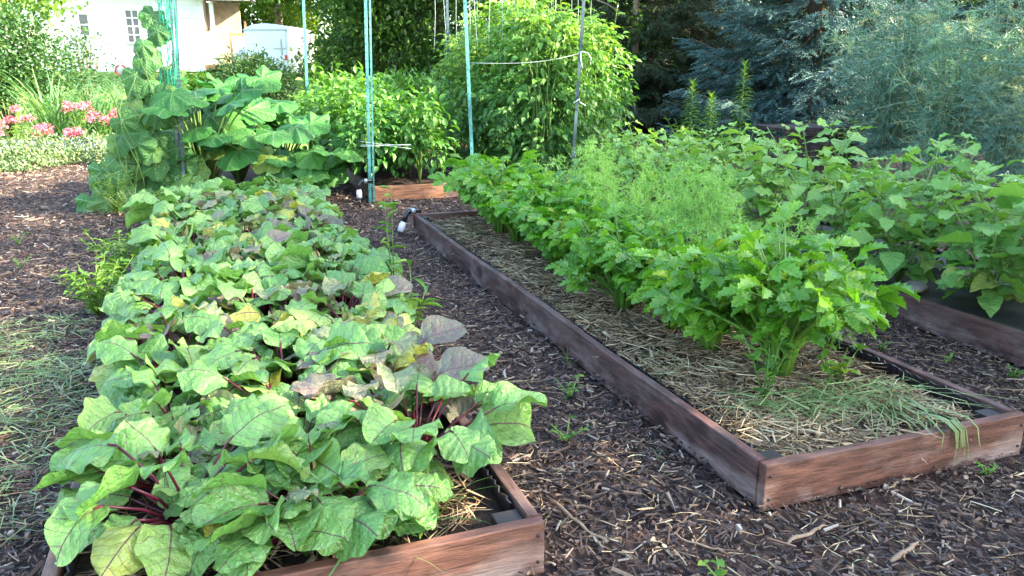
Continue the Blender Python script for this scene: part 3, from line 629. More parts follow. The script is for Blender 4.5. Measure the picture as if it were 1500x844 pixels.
for side, sx in (('near left', 4.06), ('far right', 4.75)):
    for i in range(10):
        spots.append((sx + rng.normal(0, .05), 2.6 + .63 * i + (.3 if sx > 4.5 else 0) + rng.normal(0, .04), rng.uniform(.82, 1.05) * (1 if i < 5 else .86))); names.append(f'light green tomatillo plant, {ORD[i]} from the near end in the {"left" if sx < 4.5 else "right"} row on black fabric')
row_of(tps, spots, lambda k: names[k], 'tomatillo plants on black fabric', .15, 'tomatillo_plant')

# ------------------------------------------------------------------ squash and cucumber
SQ = [lobed(1., [(0, 1.), (58, .93), (-58, .93), (118, .78), (-118, .78)], width=46, teeth=.035, ph=p, drop=dr, fold=fo) for p, dr, fo in ((0, .22, .05), (1.5, .4, .06), (3., .1, .07))]
CU = [lobed(1., [(0, 1.), (62, .84), (-62, .84), (125, .72), (-125, .72)], width=60, teeth=.03, ph=p, drop=dr, fold=.07) for p, dr in ((0, .3), (2., .5))]
def squash_plant(label, loc, n, hmin, hmax, seed, face=None, Rr=(.2, .31), spread=(20, 68)):
    r = np.random.default_rng(seed); t = thing('squash_plant', label, 'squash plant', loc, group='squash plants by the dark stakes'); f = MB(); s_ = MB()
    for i in range(n):
        az = i * 2.4 + r.normal(0, .3); el = R(r.uniform(*spread)) ; h = r.uniform(hmin, hmax); out = np.array([math.cos(az), math.sin(az), 0])
        p2 = np.array([0, 0, h]) + out * h / math.tan(el) * .75; p1 = p2 * .5 + np.array([0, 0, .12 * h])
        s_.tube([out * .02, p1, p2], [.013, .011, .007], 6, r.random())
        nrm = norm(np.array([0, 0, 1.]) + out * r.uniform(.2, .8) + np.array([-.1, -.85, 0]) + r.normal(0, .2, 3)); d = norm(out + np.array([0, -.2, -.35]) + r.normal(0, .25, 3))
        f.inst(SQ[i % 3], frames(d[None], nrm, None, [r.uniform(*Rr)]), p2[None], [r.random() * .8 if r.random() > .05 else .98])
    f.build('foliage', M['squash'], t); s_.build('stalks', M['vinestalk'], t); return t
squash_plant('tall squash plant heaped against the dark stakes', (-.15, 10.05, .1), 50, .35, 1.3, 601, spread=(38, 75))
squash_plant('wide squash plant spilling right towards the pepper bed', (.72, 10.1, .1), 38, .3, .85, 602)
squash_plant('low squash plant at the right end, beside the orange board', (1.05, 9.7, .1), 20, .18, .5, 603, spread=(25, 60))
squash_plant('squash plant behind the stakes, upper leaves showing', (.25, 10.7, .1), 30, .6, 1.2, 604, spread=(45, 75))
def cucumber():
    r = np.random.default_rng(77); t = thing('cucumber_vine', 'cucumber vine climbing the green net left of the dark stakes', 'cucumber vine', (-.68, 9.7, .1)); f = MB(); s_ = MB()
    for i in range(80):
        z = 1.95 * r.random() ** 2.; hw = .62 * (1 - z / 2.15); x = r.uniform(-hw, hw * .85) - .02 + .22 * z / 1.8; y = r.uniform(-.25, .2) * (1 - z / 3)
        p = np.array([x, y, z]); nrm = norm(np.array([-.25, -.8, .75]) + r.normal(0, .35, 3)); d = norm(np.array([r.normal(-.2, .6), -.3, -.75]))
        f.inst(CU[i % 2], frames(d[None], nrm, None, [r.uniform(.14, .24) * (1.15 - .2 * z)]), p[None], [r.random()])
        s_.tube([p, p + np.array([.08 * r.normal(), .1, -.12])], [.004, .005], 4, r.random())
    for i in range(5):
        x = r.uniform(-.3, .25); zz = np.linspace(.0, r.uniform(.9, 1.8), 7); s_.tube(np.stack([x + .12 * np.sin(zz * 4 + i) + .1 * zz, -.12 + .05 * np.cos(zz * 5 + i), zz], -1), .005, 5, r.random())
    f.build('foliage', M['cucumber'], t); s_.build('vine', M['vinestalk'], t)
cucumber()

# ------------------------------------------------------------------ peppers and tomatoes
PEP = [(0, .1), (.15, .6), (.35, 1.), (.55, .88), (.8, .4), (1, .02)]
pepl = [leaf(PEP, 1., .28, 4, 2, bend=b, cup=.25) for b in (.4, .9, 1.4)]
def pepper_proto(seed, h=1.1, rad=.42, n=620):
    r = np.random.default_rng(seed); t = thing('pepper_plant', 'pepper', 'pepper plant'); f = MB(); s_ = MB()
    for b in range(7):
        az = b * .9; p = np.array([math.cos(az) * rad * .6, math.sin(az) * rad * .6, h * .8]); s_.tube([[0, 0, 0], [p[0] * .2, p[1] * .2, h * .35], p], [.012, .009, .004], 5, r.random())
    u = r.random(n) ** .45; th = r.uniform(0, 6.28, n); ph = np.arccos(r.uniform(-.75, 1, n)); lump = 1 + .2 * np.sin(th * 4 + ph * 3 + seed)
    P = np.stack([np.cos(th) * np.sin(ph) * rad * u * lump, np.sin(th) * np.sin(ph) * rad * u * lump, h * .56 + np.cos(ph) * h * .5 * u * lump], -1); P[:, 2] = np.maximum(P[:, 2], .08)
    out = norm(P - np.array([0, 0, h * .5])); d = norm(out * np.array([1, 1, .5]) + r.normal(0, .45, (n, 3)) + np.array([0, 0, -.25])); k = r.integers(0, 3, n); L = r.uniform(.08, .145, n)
    top = np.clip((P[:, 2] / h - .3) * .8, 0, .5)  # leaf tone lightened with height: sunlit tops put into the colour
    for q in range(3):
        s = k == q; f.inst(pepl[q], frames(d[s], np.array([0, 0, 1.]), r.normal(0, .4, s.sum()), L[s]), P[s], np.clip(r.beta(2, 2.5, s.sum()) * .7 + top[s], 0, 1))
    f.build('foliage', M['pepper'], t); s_.build('stems', M['tomatostem'], t); return t
pps = [pepper_proto(700 + i, hh) for i, hh in enumerate((1.05, 1.15, 1.1))]
spots = []; names = []
for sx, sn in ((1.75, 'left'), (2.35, 'right')):
    for i in range(7): spots.append((sx + rng.normal(0, .06), 9.75 + .7 * i, rng.uniform(.92, 1.1))); names.append(f'bushy pepper plant, {ORD[i]} from the orange board in the {sn} row')
row_of(pps, spots, lambda k: names[k], 'pepper plants behind the orange board', .11, 'pepper_plant')
TL = leaf([(0, .1), (.2, .8), (.4, 1.), (.5, .7), (.6, .75), (.8, .4), (1, .02)], 1., .27, 5, 2, bend=.9, cup=.2)
def compound(r, droop):
    parts = []
    for fr, s_, sg in ((.3, .6, 1), (.3, .6, -1), (.6, .75, 1), (.62, .75, -1), (.45, .3, 1), (.8, .32, -1), (1., .9, 0)):
        a = sg * r.uniform(.8, 1.15); y = fr * .62; z = -droop * y ** 2
        v = xf(TL, np.eye(3) * s_ * .42); v = xf(v, rotx(-.5 * droop - .25 * r.random())); v = xf(v, roty(r.normal(0, .3))); v = xf(v, rotz(-a), (sg * .03, y, z)); parts.append(v)
    ys = np.linspace(0, .62, 4); m = MB(); m.tube(np.stack([ys * 0, ys, -droop * ys ** 2], -1), [.016, .013, .01, .006], 3, cap=False); parts.append((m.V[0], m.Q[0], np.zeros((0, 3), int), m.A[0] + [.5, 0, 0]))
    return merge(parts)
rr_ = np.random.default_rng(5); CT = [compound(rr_, d) for d in (.3, .7, 1.1, .5)]
def tomato_proto(seed, h=1.9, rx=.62, n=520):
    r = np.random.default_rng(seed); t = thing('tomato_plant', 'tomato', 'tomato plant'); f = MB(); s_ = MB()
    for b in range(8):
        az = b * .8; zz = np.linspace(0, h * r.uniform(.8, 1.02), 6); s_.tube(np.stack([np.cos(az) * (.05 + .2 * zz / h) + .05 * np.sin(zz * 4 + b), np.sin(az) * (.05 + .2 * zz / h), zz], -1), [.013, .011, .009, .008, .006, .003], 5, r.random())
    u = r.random(n) ** .4; th = r.uniform(0, 6.28, n); z = r.random(n) ** .85; prof = np.interp(z, [0, .15, .5, .8, 1], [.65, .95, 1., .75, .3]) * rx * (1 + .18 * np.sin(th * 3 + z * 7 + seed))
    P = np.stack([np.cos(th) * prof * u, np.sin(th) * prof * u, .08 + z * h * .95], -1); out = np.stack([np.cos(th), np.sin(th), 0 * th], -1)
    d = norm(out + r.normal(0, .45, (n, 3)) + np.array([0, 0, .15])); d[:, 2] += (z - .5) * .6; k = r.integers(0, 4, n); L = r.uniform(.2, .33, n)
    for q in range(4):
        s = k == q; f.inst(CT[q], frames(d[s], np.array([0, 0, 1.]), r.normal(0, .4, s.sum()), L[s]), P[s], np.clip(r.beta(2, 2.5, s.sum()) * .65 + np.clip(z[s] - .35, 0, .5), 0, 1))  # upper leaves toned lighter, light on the thicket top put into their colour
    # long shoots standing out of the top
    for b in range(7):
        x, y = r.uniform(-.4, .4, 2); zz = np.linspace(h * .75, h * r.uniform(1.0, 1.14), 5); s_.tube(np.stack([x + .06 * np.sin(zz * 3 + b), y + 0 * zz, zz], -1), [.007, .006, .005, .004, .002], 4, r.random())
        for q in range(5):
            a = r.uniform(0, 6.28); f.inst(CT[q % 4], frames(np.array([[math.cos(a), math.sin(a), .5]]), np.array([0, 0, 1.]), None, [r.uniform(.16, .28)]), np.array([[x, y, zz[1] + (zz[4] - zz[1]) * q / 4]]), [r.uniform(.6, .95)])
    f.build('foliage', M['tomato'], t); s_.build('stems', M['tomatostem'], t); return t
tms = [tomato_proto(800 + i, hh) for i, hh in enumerate((2.0, 2.1, 1.9))]
spots = [(4.05, 9.85, 1.03), (4.72, 10.0, .93), (4.1, 10.7, 1.1), (4.9, 10.8, 1.03), (4.25, 11.6, 1.12), (4.9, 11.8, 1.06), (4.1, 12.6, 1.05), (4.8, 12.9, 1.0), (3.6, 11.3, .9)]
tl = ['front left in the trellis thicket', 'front right, next to the leaning dark stake', 'second row left in the thicket', 'second row right, overhanging the chip path', 'third row left in the thicket', 'third row right in the thicket', 'back row left in the thicket', 'back row right in the thicket', 'at the left flank, above the peppers']
row_of(tms, spots, lambda k: 'dense staked tomato plant ' + tl[k], 'tomato plants in the trellis thicket', .11, 'tomato_plant')

# ------------------------------------------------------------------ stakes, strings, net
def stake(label, p0, p1, mat, w=.024, knobs=True):
    p0 = np.array(p0, float); p1 = np.array(p1, float); t = thing('garden_stake', label, 'garden stake', tuple(p0), group='metal garden stakes')
    m = MB(); ax = norm(p1 - p0); L = np.linalg.norm(p1 - p0)
    # T section: flange and web
    for (sx, sy, ox, oy) in ((w, .006, 0, 0), (.006, w * .8, 0, w * .4 + .0035)):
        V = np.array([[ox + a * sx / 2, oy + b * sy / 2, 0] for a, b in ((-1, -1), (1, -1), (1, 1), (-1, 1))]); B = V + ax * L
        m.add(np.vstack([V, B]), [[0, 1, 5, 4], [1, 2, 6, 5], [2, 3, 7, 6], [3, 0, 4, 7], [4, 5, 6, 7]])
    m.build('post', M[mat], t, smooth=False)
    if knobs:
        m = MB()

        for k in range(int(L / .09)): m.box(ax * (k * .09 + .05) + np.array([0, -.006, 0]), (.010, .006, .014))
        m.build('studs', M[mat], t, smooth=False)
    return t
stake('dark green metal stake rising through the squash, right one of the pair', (-.39, 9.62, 0), (-.235, 9.62, 2.7), 'navy', .034)
stake('dark green metal stake rising through the squash, left one of the pair', (-.45, 9.70, 0), (-.275, 9.70, 2.7), 'navy', .03)
stake('teal metal stake at the left corner of the orange board, front one', (1.61, 9.12, 0), (1.68, 9.15, 2.7), 'teal', .034)
stake('teal metal stake tied just behind the front corner stake', (1.66, 9.16, 0), (1.735, 9.19, 2.7), 'teal', .022)
stake('pale teal metal stake at the right corner of the orange board', (2.86, 9.12, 0), (2.77, 9.12, 2.7), 'teal', .04)
stake('leaning dark metal stake at the right side of the tomato thicket', (4.13, 9.1, 0), (4.28, 9.12, 2.7), 'navy', .04, False)
stake('thin green metal stake near the trailer, at the far end of the peppers', (1.52, 14.3, 0), (1.59, 14.3, 3.1), 'teal', .045)
stake('dark metal stake showing behind the tomato tops, left of the strings', (3.56, 12.6, 0), (3.56, 12.6, 2.9), 'navy', .04)
stake('dark metal stake showing behind the tomato tops, among the strings', (4.56, 12.8, 0), (4.58, 12.8, 2.9), 'navy', .04)
def cord(name, label, pts, r=.003, mat='string', group=None, cat='string'):
    m = MB(); m.tube(pts, r, 5); return tag(m.build(name, M[mat]), label, cat, group)
for i in range(24):
    k = i % 2; x = 3.05 + 1.95 * (i + .5) / 24 + rng.normal(0, .02); y = (10.3 if k else 11.7) + rng.normal(0, .1); zb = 1.72 + rng.normal(0, .12)
    zz = np.linspace(zb, 2.75, 5); cord('trellis_string', 'pale string hanging down into the tomato tops from the trellis', np.stack([x + .03 * np.sin(zz * 3 + i) * (2.75 - zz), y + 0 * zz, zz], -1), 0.0025, group='strings hanging into the tomato tops')
for y in (10.3, 11.7): 
    m = MB(); m.tube([[2.95, y, 2.75], [5.15, y, 2.75]], .012, 8); tag(m.build('trellis_bar', M['navy']), 'dark top bar of the trellis carrying the %s strings' % ('front' if y < 11 else 'rear'), 'trellis bar')
xs = np.linspace(2.8, 4.21, 9); q = (xs - 2.8) / 1.41; cord('tie_string', 'white string stretched across the tomato leaves between two stakes', np.stack([xs, 9.11 - .22 * np.sin(q * np.pi), 1.56 + .11 * q - .05 * np.sin(q * np.pi)], -1), .0022)
cord('knotted_string', 'white knotted string end looped on the leaning dark stake, upper knot', [[4.17, 9.06, 1.68], [4.23, 9.05, 1.69], [4.30, 9.05, 1.67], [4.34, 9.05, 1.61], [4.33, 9.05, 1.54]], .006)
cord('knotted_string', 'white string end dangling straight down from the upper knot', [[4.21, 9.07, 1.68], [4.20, 9.05, 1.6], [4.23, 9.05, 1.5]], .006)
cord('knotted_string', 'white string tied low on the leaning dark stake', [[4.12, 9.06, 1.09], [4.2, 9.05, 1.14], [4.2, 9.05, 1.1], [4.28, 9.05, 1.06]], .006)
for k, z in enumerate((.70, .67, .65)):
    xs = np.linspace(1.52, 2.1, 7); cord('tie_string', 'pale string wrapped around the teal corner stake, %s strand' % ('top', 'middle', 'lowest')[k], np.stack([xs, 9.09 - .02 * np.sin((xs - 1.6) * 3 + k) + 0 * xs, z - .07 * (xs - 1.6) + .02 * np.cos(xs * 5 + k * 2)], -1), .0025)
def net():
    m = MB()
    for i in range(14):
        zz = np.linspace(1.0 + .5 * rng.random(), 2.6, 12); m.tube(np.stack([-.30 - .012 * i + .03 * np.sin(zz * 4 + i) + .05 * (zz - 2), 9.6 + .01 * i + 0 * zz, zz], -1), .0035, 4, cap=False)
    for i in range(30):
        z = 1.3 + i * .045; m.tube([[-.28, 9.6, z], [-.36, 9.59, z - .02 + .02 * math.sin(i)], [-.46, 9.66, z + .02 * math.cos(i * 2)]], .0025, 3, cap=False)
    tag(m.build('trellis_net', M['netgreen']), 'bright green plastic trellis net gathered beside the dark stakes', 'net')
net()

# ------------------------------------------------------------------ watering fittings
def fitting(label, loc, rz, leaning):
    t = thing('hose_fitting', label, 'hose fitting', loc, rz, 'watering fittings on the bed corners')
    m = MB(); m.tube([[.10, 0, .225], [.03, 0, .228], [-.03, 0, .225], [-.055, -.01, .20], [-.065 - leaning * .02, -.015, .13]], [.022, .024, .026, .025, .022], 12); m.build('elbow', M['black'], t)
    m = MB(); m.tube([[.035, 0, .2275], [.0, 0, .2285]], .030, 12); m.build('collar', M['trailtrim'], t)
    e = np.array([-.065 - leaning * .02, -.015, .135]); dn = norm(np.array([-leaning * .45, -.1, -1.]))
    m = MB(); m.tube([e, e + dn * .02, e + dn * .021, e + dn * .09, e + dn * .1], [.026, .027, .034, .032, .02], 12); m.build('connector', M['white'], t)
    m = MB(); m.tube([e + dn * .1, e + dn * .13 + np.array([-.02 * leaning, 0, 0]), e + dn * .14 + np.array([-.06 * leaning, -.03, -.005])], [.017, .016, .016], 10); m.build('hose_stub', M['black'], t)
fitting('grey elbow hose fitting clipped over the far corner of the middle bed', (1.66, 7.27, -.02), .2, 1)
fitting('white hose connector standing beside the orange board', (1.55, 9.12, .03), 0., 0)

# ------------------------------------------------------------------ small plants
def tuft(name, label, loc, n, L, mat, cat, spread=.05, w=.012, el=(35, 85), bend=1.2, seed=1, group=None, cr=(0, 1)):
    r = np.random.default_rng(seed); m = MB(); tp = ribbon(1., w, 5, bend); az = r.uniform(0, 6.28, n); e = R(1) * r.uniform(*el, n)
    d = np.stack([np.cos(az) * np.cos(e), np.sin(az) * np.cos(e), np.sin(e)], -1); LL = r.uniform(.5, 1., n) * L
    m.inst(tp, frames(d, np.array([0, 0, 1.]), r.normal(0, .3, n), LL), np.stack([r.normal(0, spread, n), r.normal(0, spread, n), 0 * az], -1), r.uniform(*cr, n))
    o = m.build(name, M[mat]); o.location = loc; return tag(o, label, cat, group)
SL = leaf([(0, .1), (.3, .9), (.5, 1.), (.8, .5), (1, .03)], 1., .3, 3, 2, bend=.6, cup=.2)
def herb(name, label, loc, h, n, Ls, mat, cat='weed', ns=5, spread=.4, flower=None, seed=1, group=None, upright=.9, cr=(0, 1), stemmat='tomatostem', wleaf=1.):
    """stems carrying leaves all along: weeds, seedlings, flowers"""
    r = np.random.default_rng(seed); t = thing(name, label, cat, loc, r.uniform(0, 6.28), group); f = MB(); s_ = MB()
    for i in range(ns):
        az = i * 2.4 + r.normal(0, .3); L = h * r.uniform(.7, 1.05); sp = spread * r.uniform(.3, 1.)
        tip = np.array([math.cos(az) * sp * h, math.sin(az) * sp * h, L]); mid = tip * .5 + np.array([0, 0, .06 * h]); P = np.array([[0, 0, 0], mid, tip])
        s_.tube(P, [.004 * h ** .3 + .001, .003, .0015], 4, r.random())
        k = max(2, n // ns); fr = r.uniform(.1, 1., k); p = (fr[:, None] < .5) * (mid * fr[:, None] * 2) + (fr[:, None] >= .5) * (mid + (tip - mid) * (fr[:, None] * 2 - 1))
        a2 = r.uniform(0, 6.28, k); e = r.uniform(0, upright, k); d = np.stack([np.cos(a2) * np.cos(e), np.sin(a2) * np.cos(e), np.sin(e)], -1)
        Mx = frames(d, np.array([0, 0, 1.]), r.normal(0, .3, k), r.uniform(.6, 1.1, k) * Ls); Mx[:, :, 0] *= wleaf
        f.inst(SL, Mx, p, np.clip(r.uniform(*cr, k), 0, 1))
        if flower:
            q = flower[1]; dd = rdir(q, r); dd[:, 2] = np.abs(dd[:, 2]); pp = tip + dd * flower[2] * r.random((q, 1)) ** .5
            fl = MB(); fl.inst(SL, frames(norm(dd + r.normal(0, .5, (q, 3))), np.array([.1, .1, 1.]), r.uniform(-1, 1, q), np.full(q, flower[3])), pp, r.random(q)); fl.build('flower_head', M[flower[0]], t)
    f.build('foliage', M[mat], t); s_.build('stems', M[stemmat], t)
    return t
herb('weed', 'bushy leafy weed against the left side of the beet bed, nearer one', (-.78, 5.35, 0), .36, 520, .06, 'weed', ns=22, spread=.75, seed=21, wleaf=.7, cr=(.2, 1))
herb('weed', 'smaller yellow green weed farther along the left side of beet bed', (-.74, 6.3, 0), .38, 360, .06, 'weed', ns=16, spread=.65, seed=22, wleaf=.7, cr=(.3, 1))
herb('weed', 'fine leaved weed below the cucumber vine, edge of left path', (-1.05, 9.3, 0), .5, 420, .06, 'weed', ns=18, spread=.7, seed=23, wleaf=.4)
herb('weed', 'blue green fine weed at the foot of the cucumber vine', (-.85, 8.75, 0), .35, 300, .05, 'cover', ns=16, spread=.8, seed=24, wleaf=.4)
herb('weed', 'tall thin weed stalk with narrow leaves right of the beets', (.98, 4.85, 0), 1.0, 26, .13, 'weed', ns=2, spread=.05, seed=25, cr=(.4, 1), wleaf=.4, stemmat='vinestalk')
herb('weed', 'narrow leaved weed right of the beets, near the tall stalk', (.98, 4.3, 0), .42, 22, .13, 'weed', ns=3, spread=.35, seed=26, wleaf=.45)
herb('weed', 'low weed with serrated leaves in front of the straw, at bed edge', (1.0, 5.8, 0), .25, 40, .07, 'weed', ns=6, spread=.8, seed=27, wleaf=.6)
herb('seedling', 'tomato seedling with pointed leaves at the foot of the front celery', (2.12, 2.62, .12), .3, 42, .075, 'tomato', 'seedling', 5, .55, seed=28)
herb('seedling', 'broad leaved seedling right of the front celery, low on straw', (2.5, 2.62, .12), .2, 34, .08, 'celery', 'seedling', 6, .8, seed=29)
herb('weed', 'leafy weed seedling between beets and front board, left of centre', (.14, 2.14, .11), .15, 40, .05, 'weed', ns=6, spread=.7, seed=30)
herb('weed', 'round leaved weed on straw beside the front right corner post', (.5, 2.2, .11), .12, 16, .06, 'weed', ns=5, spread=.9, seed=31, wleaf=1.5)
tuft('grass_tuft', 'long bright grass blades among the front beets, leaning over board', (.33, 2.14, .1), 22, .4, 'grass', 'grass tuft', .05, .02, seed=32)
tuft('grass_tuft', 'grass tuft right of the beet stalks, growing from straw', (.52, 2.2, .1), 16, .3, 'grass', 'grass tuft', .05, .02, seed=33)
tuft('grass_tuft', 'grass growing at the outer corner of the right bed', (3.72, 4.05, 0), 18, .42, 'grass', 'grass tuft', .06, .02, seed=34, cr=(.1, .6))
tuft('grass_tuft', 'thin grass bent over the straw below the front celery', (2.3, 2.5, .12), 14, .25, 'grass', 'grass tuft', .06, .012, el=(20, 60), seed=35)
tuft('grass_tuft', 'short grass poking up beside the long middle board', (1.62, 3.55, 0), 7, .22, 'grass', 'grass tuft', .015, .02, el=(60, 88), seed=36)
tuft('grass_tuft', 'pale grass seedling at the foot of the long middle board', (1.55, 2.5, 0), 6, .1, 'wilt', 'grass tuft', .015, .03, seed=37)
# pulled clump hanging over the front board of the middle bed
def hang():
    r = np.random.default_rng(9); m = MB()
    for i in range(46):
        x0 = 2.5 + r.normal(0, .03); dx = r.normal(0, .07)
        if i < 36: x0 = 2.45 + r.normal(0, .05); dx = r.normal(.03, .1); yb = 2.3 + r.normal(0, .05); P = [[x0, yb, .16], [x0 + dx * .7, yb - .05 + r.normal(0, .02), .21 + r.normal(0, .02)], [x0 + 1.3 * dx, yb - .12 + r.normal(0, .03), .195 + r.normal(0, .01)], [x0 + 1.8 * dx + r.normal(0, .03), yb - .17 + r.normal(0, .03), .165]]
        else: P = [[x0 + .02, 2.2, .2], [x0 + .05 + dx * .5, 2.06, .2], [x0 + .06 + dx * .5, 2.018, .17], [x0 + .06 + dx * .6, 2.006, .11], [x0 + .05 + dx * .8, 2.004 - .01 * r.random(), r.uniform(.03, .13)]]
        P = np.array(P); w_ = .005; T = np.linspace(0, 1, len(P)); hw = w_ * (1 - .7 * T); side = np.array([1., .15, 0])
        V = np.stack([P - hw[:, None] * side, P + hw[:, None] * side], 1).reshape(-1, 3); m.add(V, [[2 * a, 2 * a + 1, 2 * a + 3, 2 * a + 2] for a in range(len(P) - 1)], None, np.stack([0 * V[:, 0], np.repeat(T, 2), np.full(len(V), r.uniform(0, .7))], -1))
    tag(m.build('wilted_grass_clump', M['wilt']), 'pulled clump of wilted grass hanging over the front board of middle bed', 'grass clump')
hang()
k = 0
for (x, y, lab) in ((1.05, 1.72, 'clover seedling in the foreground chips, right of the left bed corner'), (1.3, 1.73, 'clover seedling in the foreground chips, second one rightward'), (2.62, 1.93, 'tiny green sprout at the foot of the front board'), (3.5, 2.9, 'small weed sprout in the chips before the right bed'), (3.3, 3.15, 'tiny sprout left of another in the right chip path'), (3.62, 2.62, 'spreading green weed in the right chip path near the edge'), (-1.5, 6.9, 'small weed in the left path, upper one'), (-1.7, 7.9, 'small weed in the left path, farther back'), (1.25, 2.75, 'two leaved sprout in the centre chip path'), (-1.05, 2.75, 'small sprout beside the clippings on the left path'), (1.45, 3.15, 'sprout in centre path close to the long board')):
    herb('weed_sprout', lab, (x, y, .01), .06 if k < 6 else .1, 12 if k < 5 else 30, .035, 'weed', 'weed', 4, 1., seed=60 + k, group='small weed sprouts in the chips', wleaf=1.3 if k < 2 else .7); k += 1
def stick(label, pts, r0): m = MB(); pts = np.array(pts); q = np.linspace(0, len(pts) - 1, 9); P = np.stack([np.interp(q, np.arange(len(pts)), pts[:, c]) for c in range(3)], -1) + rng.normal(0, .0035, (9, 3)); P[:, 2] -= .004; m.tube(P, r0 * .8 * np.array([.5, .9, 1.1, .9, 1., .8, .9, .6, .25]) , 5); tag(m.build('stick', M['stick']), label, 'stick', 'sticks on the chip paths')
stick('pale forked looking stick lying in the centre path', [(1.0, 2.33, .025), (1.02, 2.2, .03), (1.05, 2.1, .022), (1.08, 2.03, .015)], .008)
stick('pale broken stick lying before the front board of the middle bed', [(1.62, 1.83, .02), (1.72, 1.84, .025), (1.82, 1.86, .018)], .009)
stick('forked pale twig lying in front of the middle bed', [(2.18, 1.96, .03), (2.25, 2.0, .035), (2.33, 2.0, .03), (2.4, 2.02, .02)], .007)
stick('flat pale splinter in the lower right foreground chips', [(1.86, 1.63, .02), (1.95, 1.66, .025), (2.03, 1.69, .02)], .011)
stick('short stub lying across the edge of front board', [(2.3, 2.08, .2), (2.36, 2.03, .195), (2.42, 1.98, .19)], .006)
stick('thin pale stick under the near right chips', [(1.3, 2.0, .02), (1.36, 1.9, .02), (1.43, 1.86, .015)], .005)
def rock(label, loc, s, seed):
    r = np.random.default_rng(seed); prof = [(0.001, -.4), (.7, -.35), (1., -.05), (.92, .25), (.55, .5), (.001, .58)]; m = MB(); m.lathe(prof, n=14); V = m.V[0]; V *= 1 + .16 * np.sin(V[:, [1, 2, 0]] * 3.1 + seed) ; V += r.normal(0, .03, V.shape); m.V[0] = V * np.array(s)
    o = m.build('rock', M['rock']); o.location = loc; o.rotation_euler = (0, 0, seed); tag(o, label, 'rock', 'rocks on the black fabric')
rock('tan rock holding down the black fabric near the bed edge', (4.0, 3.62, .19), (.09, .06, .06), 1)
rock('grey rock on the black fabric, right of the tan one', (4.28, 3.35, .2), (.08, .06, .07), 2)
# ------------------------------------------------------------------ asparagus, tall weeds, compost bin
def asparagus_proto(seed, h=2.1):
    r = np.random.default_rng(seed); t = thing('asparagus_plant', 'asparagus', 'asparagus plant'); f = MB(); s_ = MB()
    for i in range(15):
        az = i * 2.4 + r.normal(0, .3); sp = r.uniform(.1, .75); L = h * r.uniform(.72, 1.05); tip = np.array([math.cos(az) * sp, math.sin(az) * sp, L * (1 - .18 * sp)]); v = np.linspace(0, 1, 7)[:, None]
        P = tip * v * np.array([1, 1, 0]) * v + np.array([0, 0, 1.]) * tip[2] * (v * 1.15 - .15 * v ** 3)
        s_.tube(P, np.linspace(.010, .003, 7), 4, .97)
        for b in range(30):
            fr = .2 + .8 * (b + r.random()) / 30; p = np.array([np.interp(fr, v[:, 0], P[:, c]) for c in range(3)]); a2 = r.uniform(0, 6.28); e = r.normal(.05, .45)
            d = np.array([math.cos(a2) * math.cos(e), math.sin(a2) * math.cos(e), math.sin(e)]); l1 = .5 * (1.2 - fr) * r.uniform(.5, 1.2) + .08
            q = 28; fr2 = r.random(q); pp = p + d * l1 * fr2[:, None] - np.array([0, 0, .22]) * (l1 * fr2[:, None]) ** 1.4; dd = norm(d * .6 + r.normal(0, .6, (q, 3))); S_ = r.uniform(.03, .10, q)
            Mx = frames(dd, np.array([.2, .1, 1.]), r.uniform(-1.5, 1.5, q)); Mx[:, :, 1:] *= S_[:, None, None]
            f.inst(ribbon(1., .0042, 1), Mx, pp, r.uniform(0, .9, q) if r.random() > .12 else np.full(q, .99))
            s_.tube([p, p + d * l1 * .5 - np.array([0, 0, .05 * l1]), p + d * l1 - np.array([0, 0, .22 * l1 ** 1.4])], [.006, .004, .002], 3, .55 + .45 * r.random(), cap=False)
    f.build('foliage', M['asparagus'], t); s_.build('stems', M['asparagus'], t); return t
asp = [asparagus_proto(900), asparagus_proto(901, 1.95)]
row_of(asp, [(8.45, 7.6, 1.18), (9.2, 7.0, 1.15), (8.5, 8.5, 1.2), (9.8, 8.0, 1.3), (9.3, 8.9, 1.35), (8.5, 6.7, .85)], lambda k: 'feathery blue green asparagus fern ' + ['nearest the tomatillos, tall', 'at the right edge of view', 'at the left flank, beside the dark bin', 'tallest, far right', 'at the back before the spruces', 'short, low at the right edge'][k], 'asparagus ferns at right', 0, 'asparagus_plant')
LIL = leaf([(0, .25), (.3, 1.), (.6, .7), (1, .03)], 1., .11, 4, 2, bend=.8, cup=.2)
def lily(label, loc, h, seed):
    r = np.random.default_rng(seed); t = thing('lily_stalk', label, 'tall plant', loc, group='tall leafy stalks by the dark bin'); f = MB(); s_ = MB(); s_.tube([[0, 0, 0], [.02, 0, h * .5], [.03, .01, h]], [.012, .01, .005], 6)
    n = 120; z = np.linspace(.15, 1, n) * h; az = np.arange(n) * 2.4; e = np.interp(z / h, [0, .8, 1], [.15, .35, 1.2]); d = np.stack([np.cos(az) * np.cos(e), np.sin(az) * np.cos(e), np.sin(e)], -1)
    f.inst(LIL, frames(d, np.array([0, 0, 1.]), None, np.interp(z / h, [0, .6, 1], [.22, .2, .12])), np.stack([.03 * z / h, 0 * z, z], -1), np.clip(z / h * .5 + r.random(n) * .5, 0, 1))
    f.build('foliage', M['weed'], t); s_.build('stem', M['vinestalk'], t)
lily('tallest leafy lily stalk, bright against the dark spruces', (6.85, 9.5, 0), 1.55, 1)
lily('shorter leafy stalk left of the tallest lily', (6.3, 9.9, 0), 1.3, 2)
lily('lower leafy stalk between the two lily stalks', (6.62, 9.9, 0), 1.12, 3)
herb('weed', 'leafy weed patch left of the lily stalks', (6.1, 9.4, 0), .9, 160, .12, 'weed', ns=12, spread=.6, seed=41, wleaf=.35)
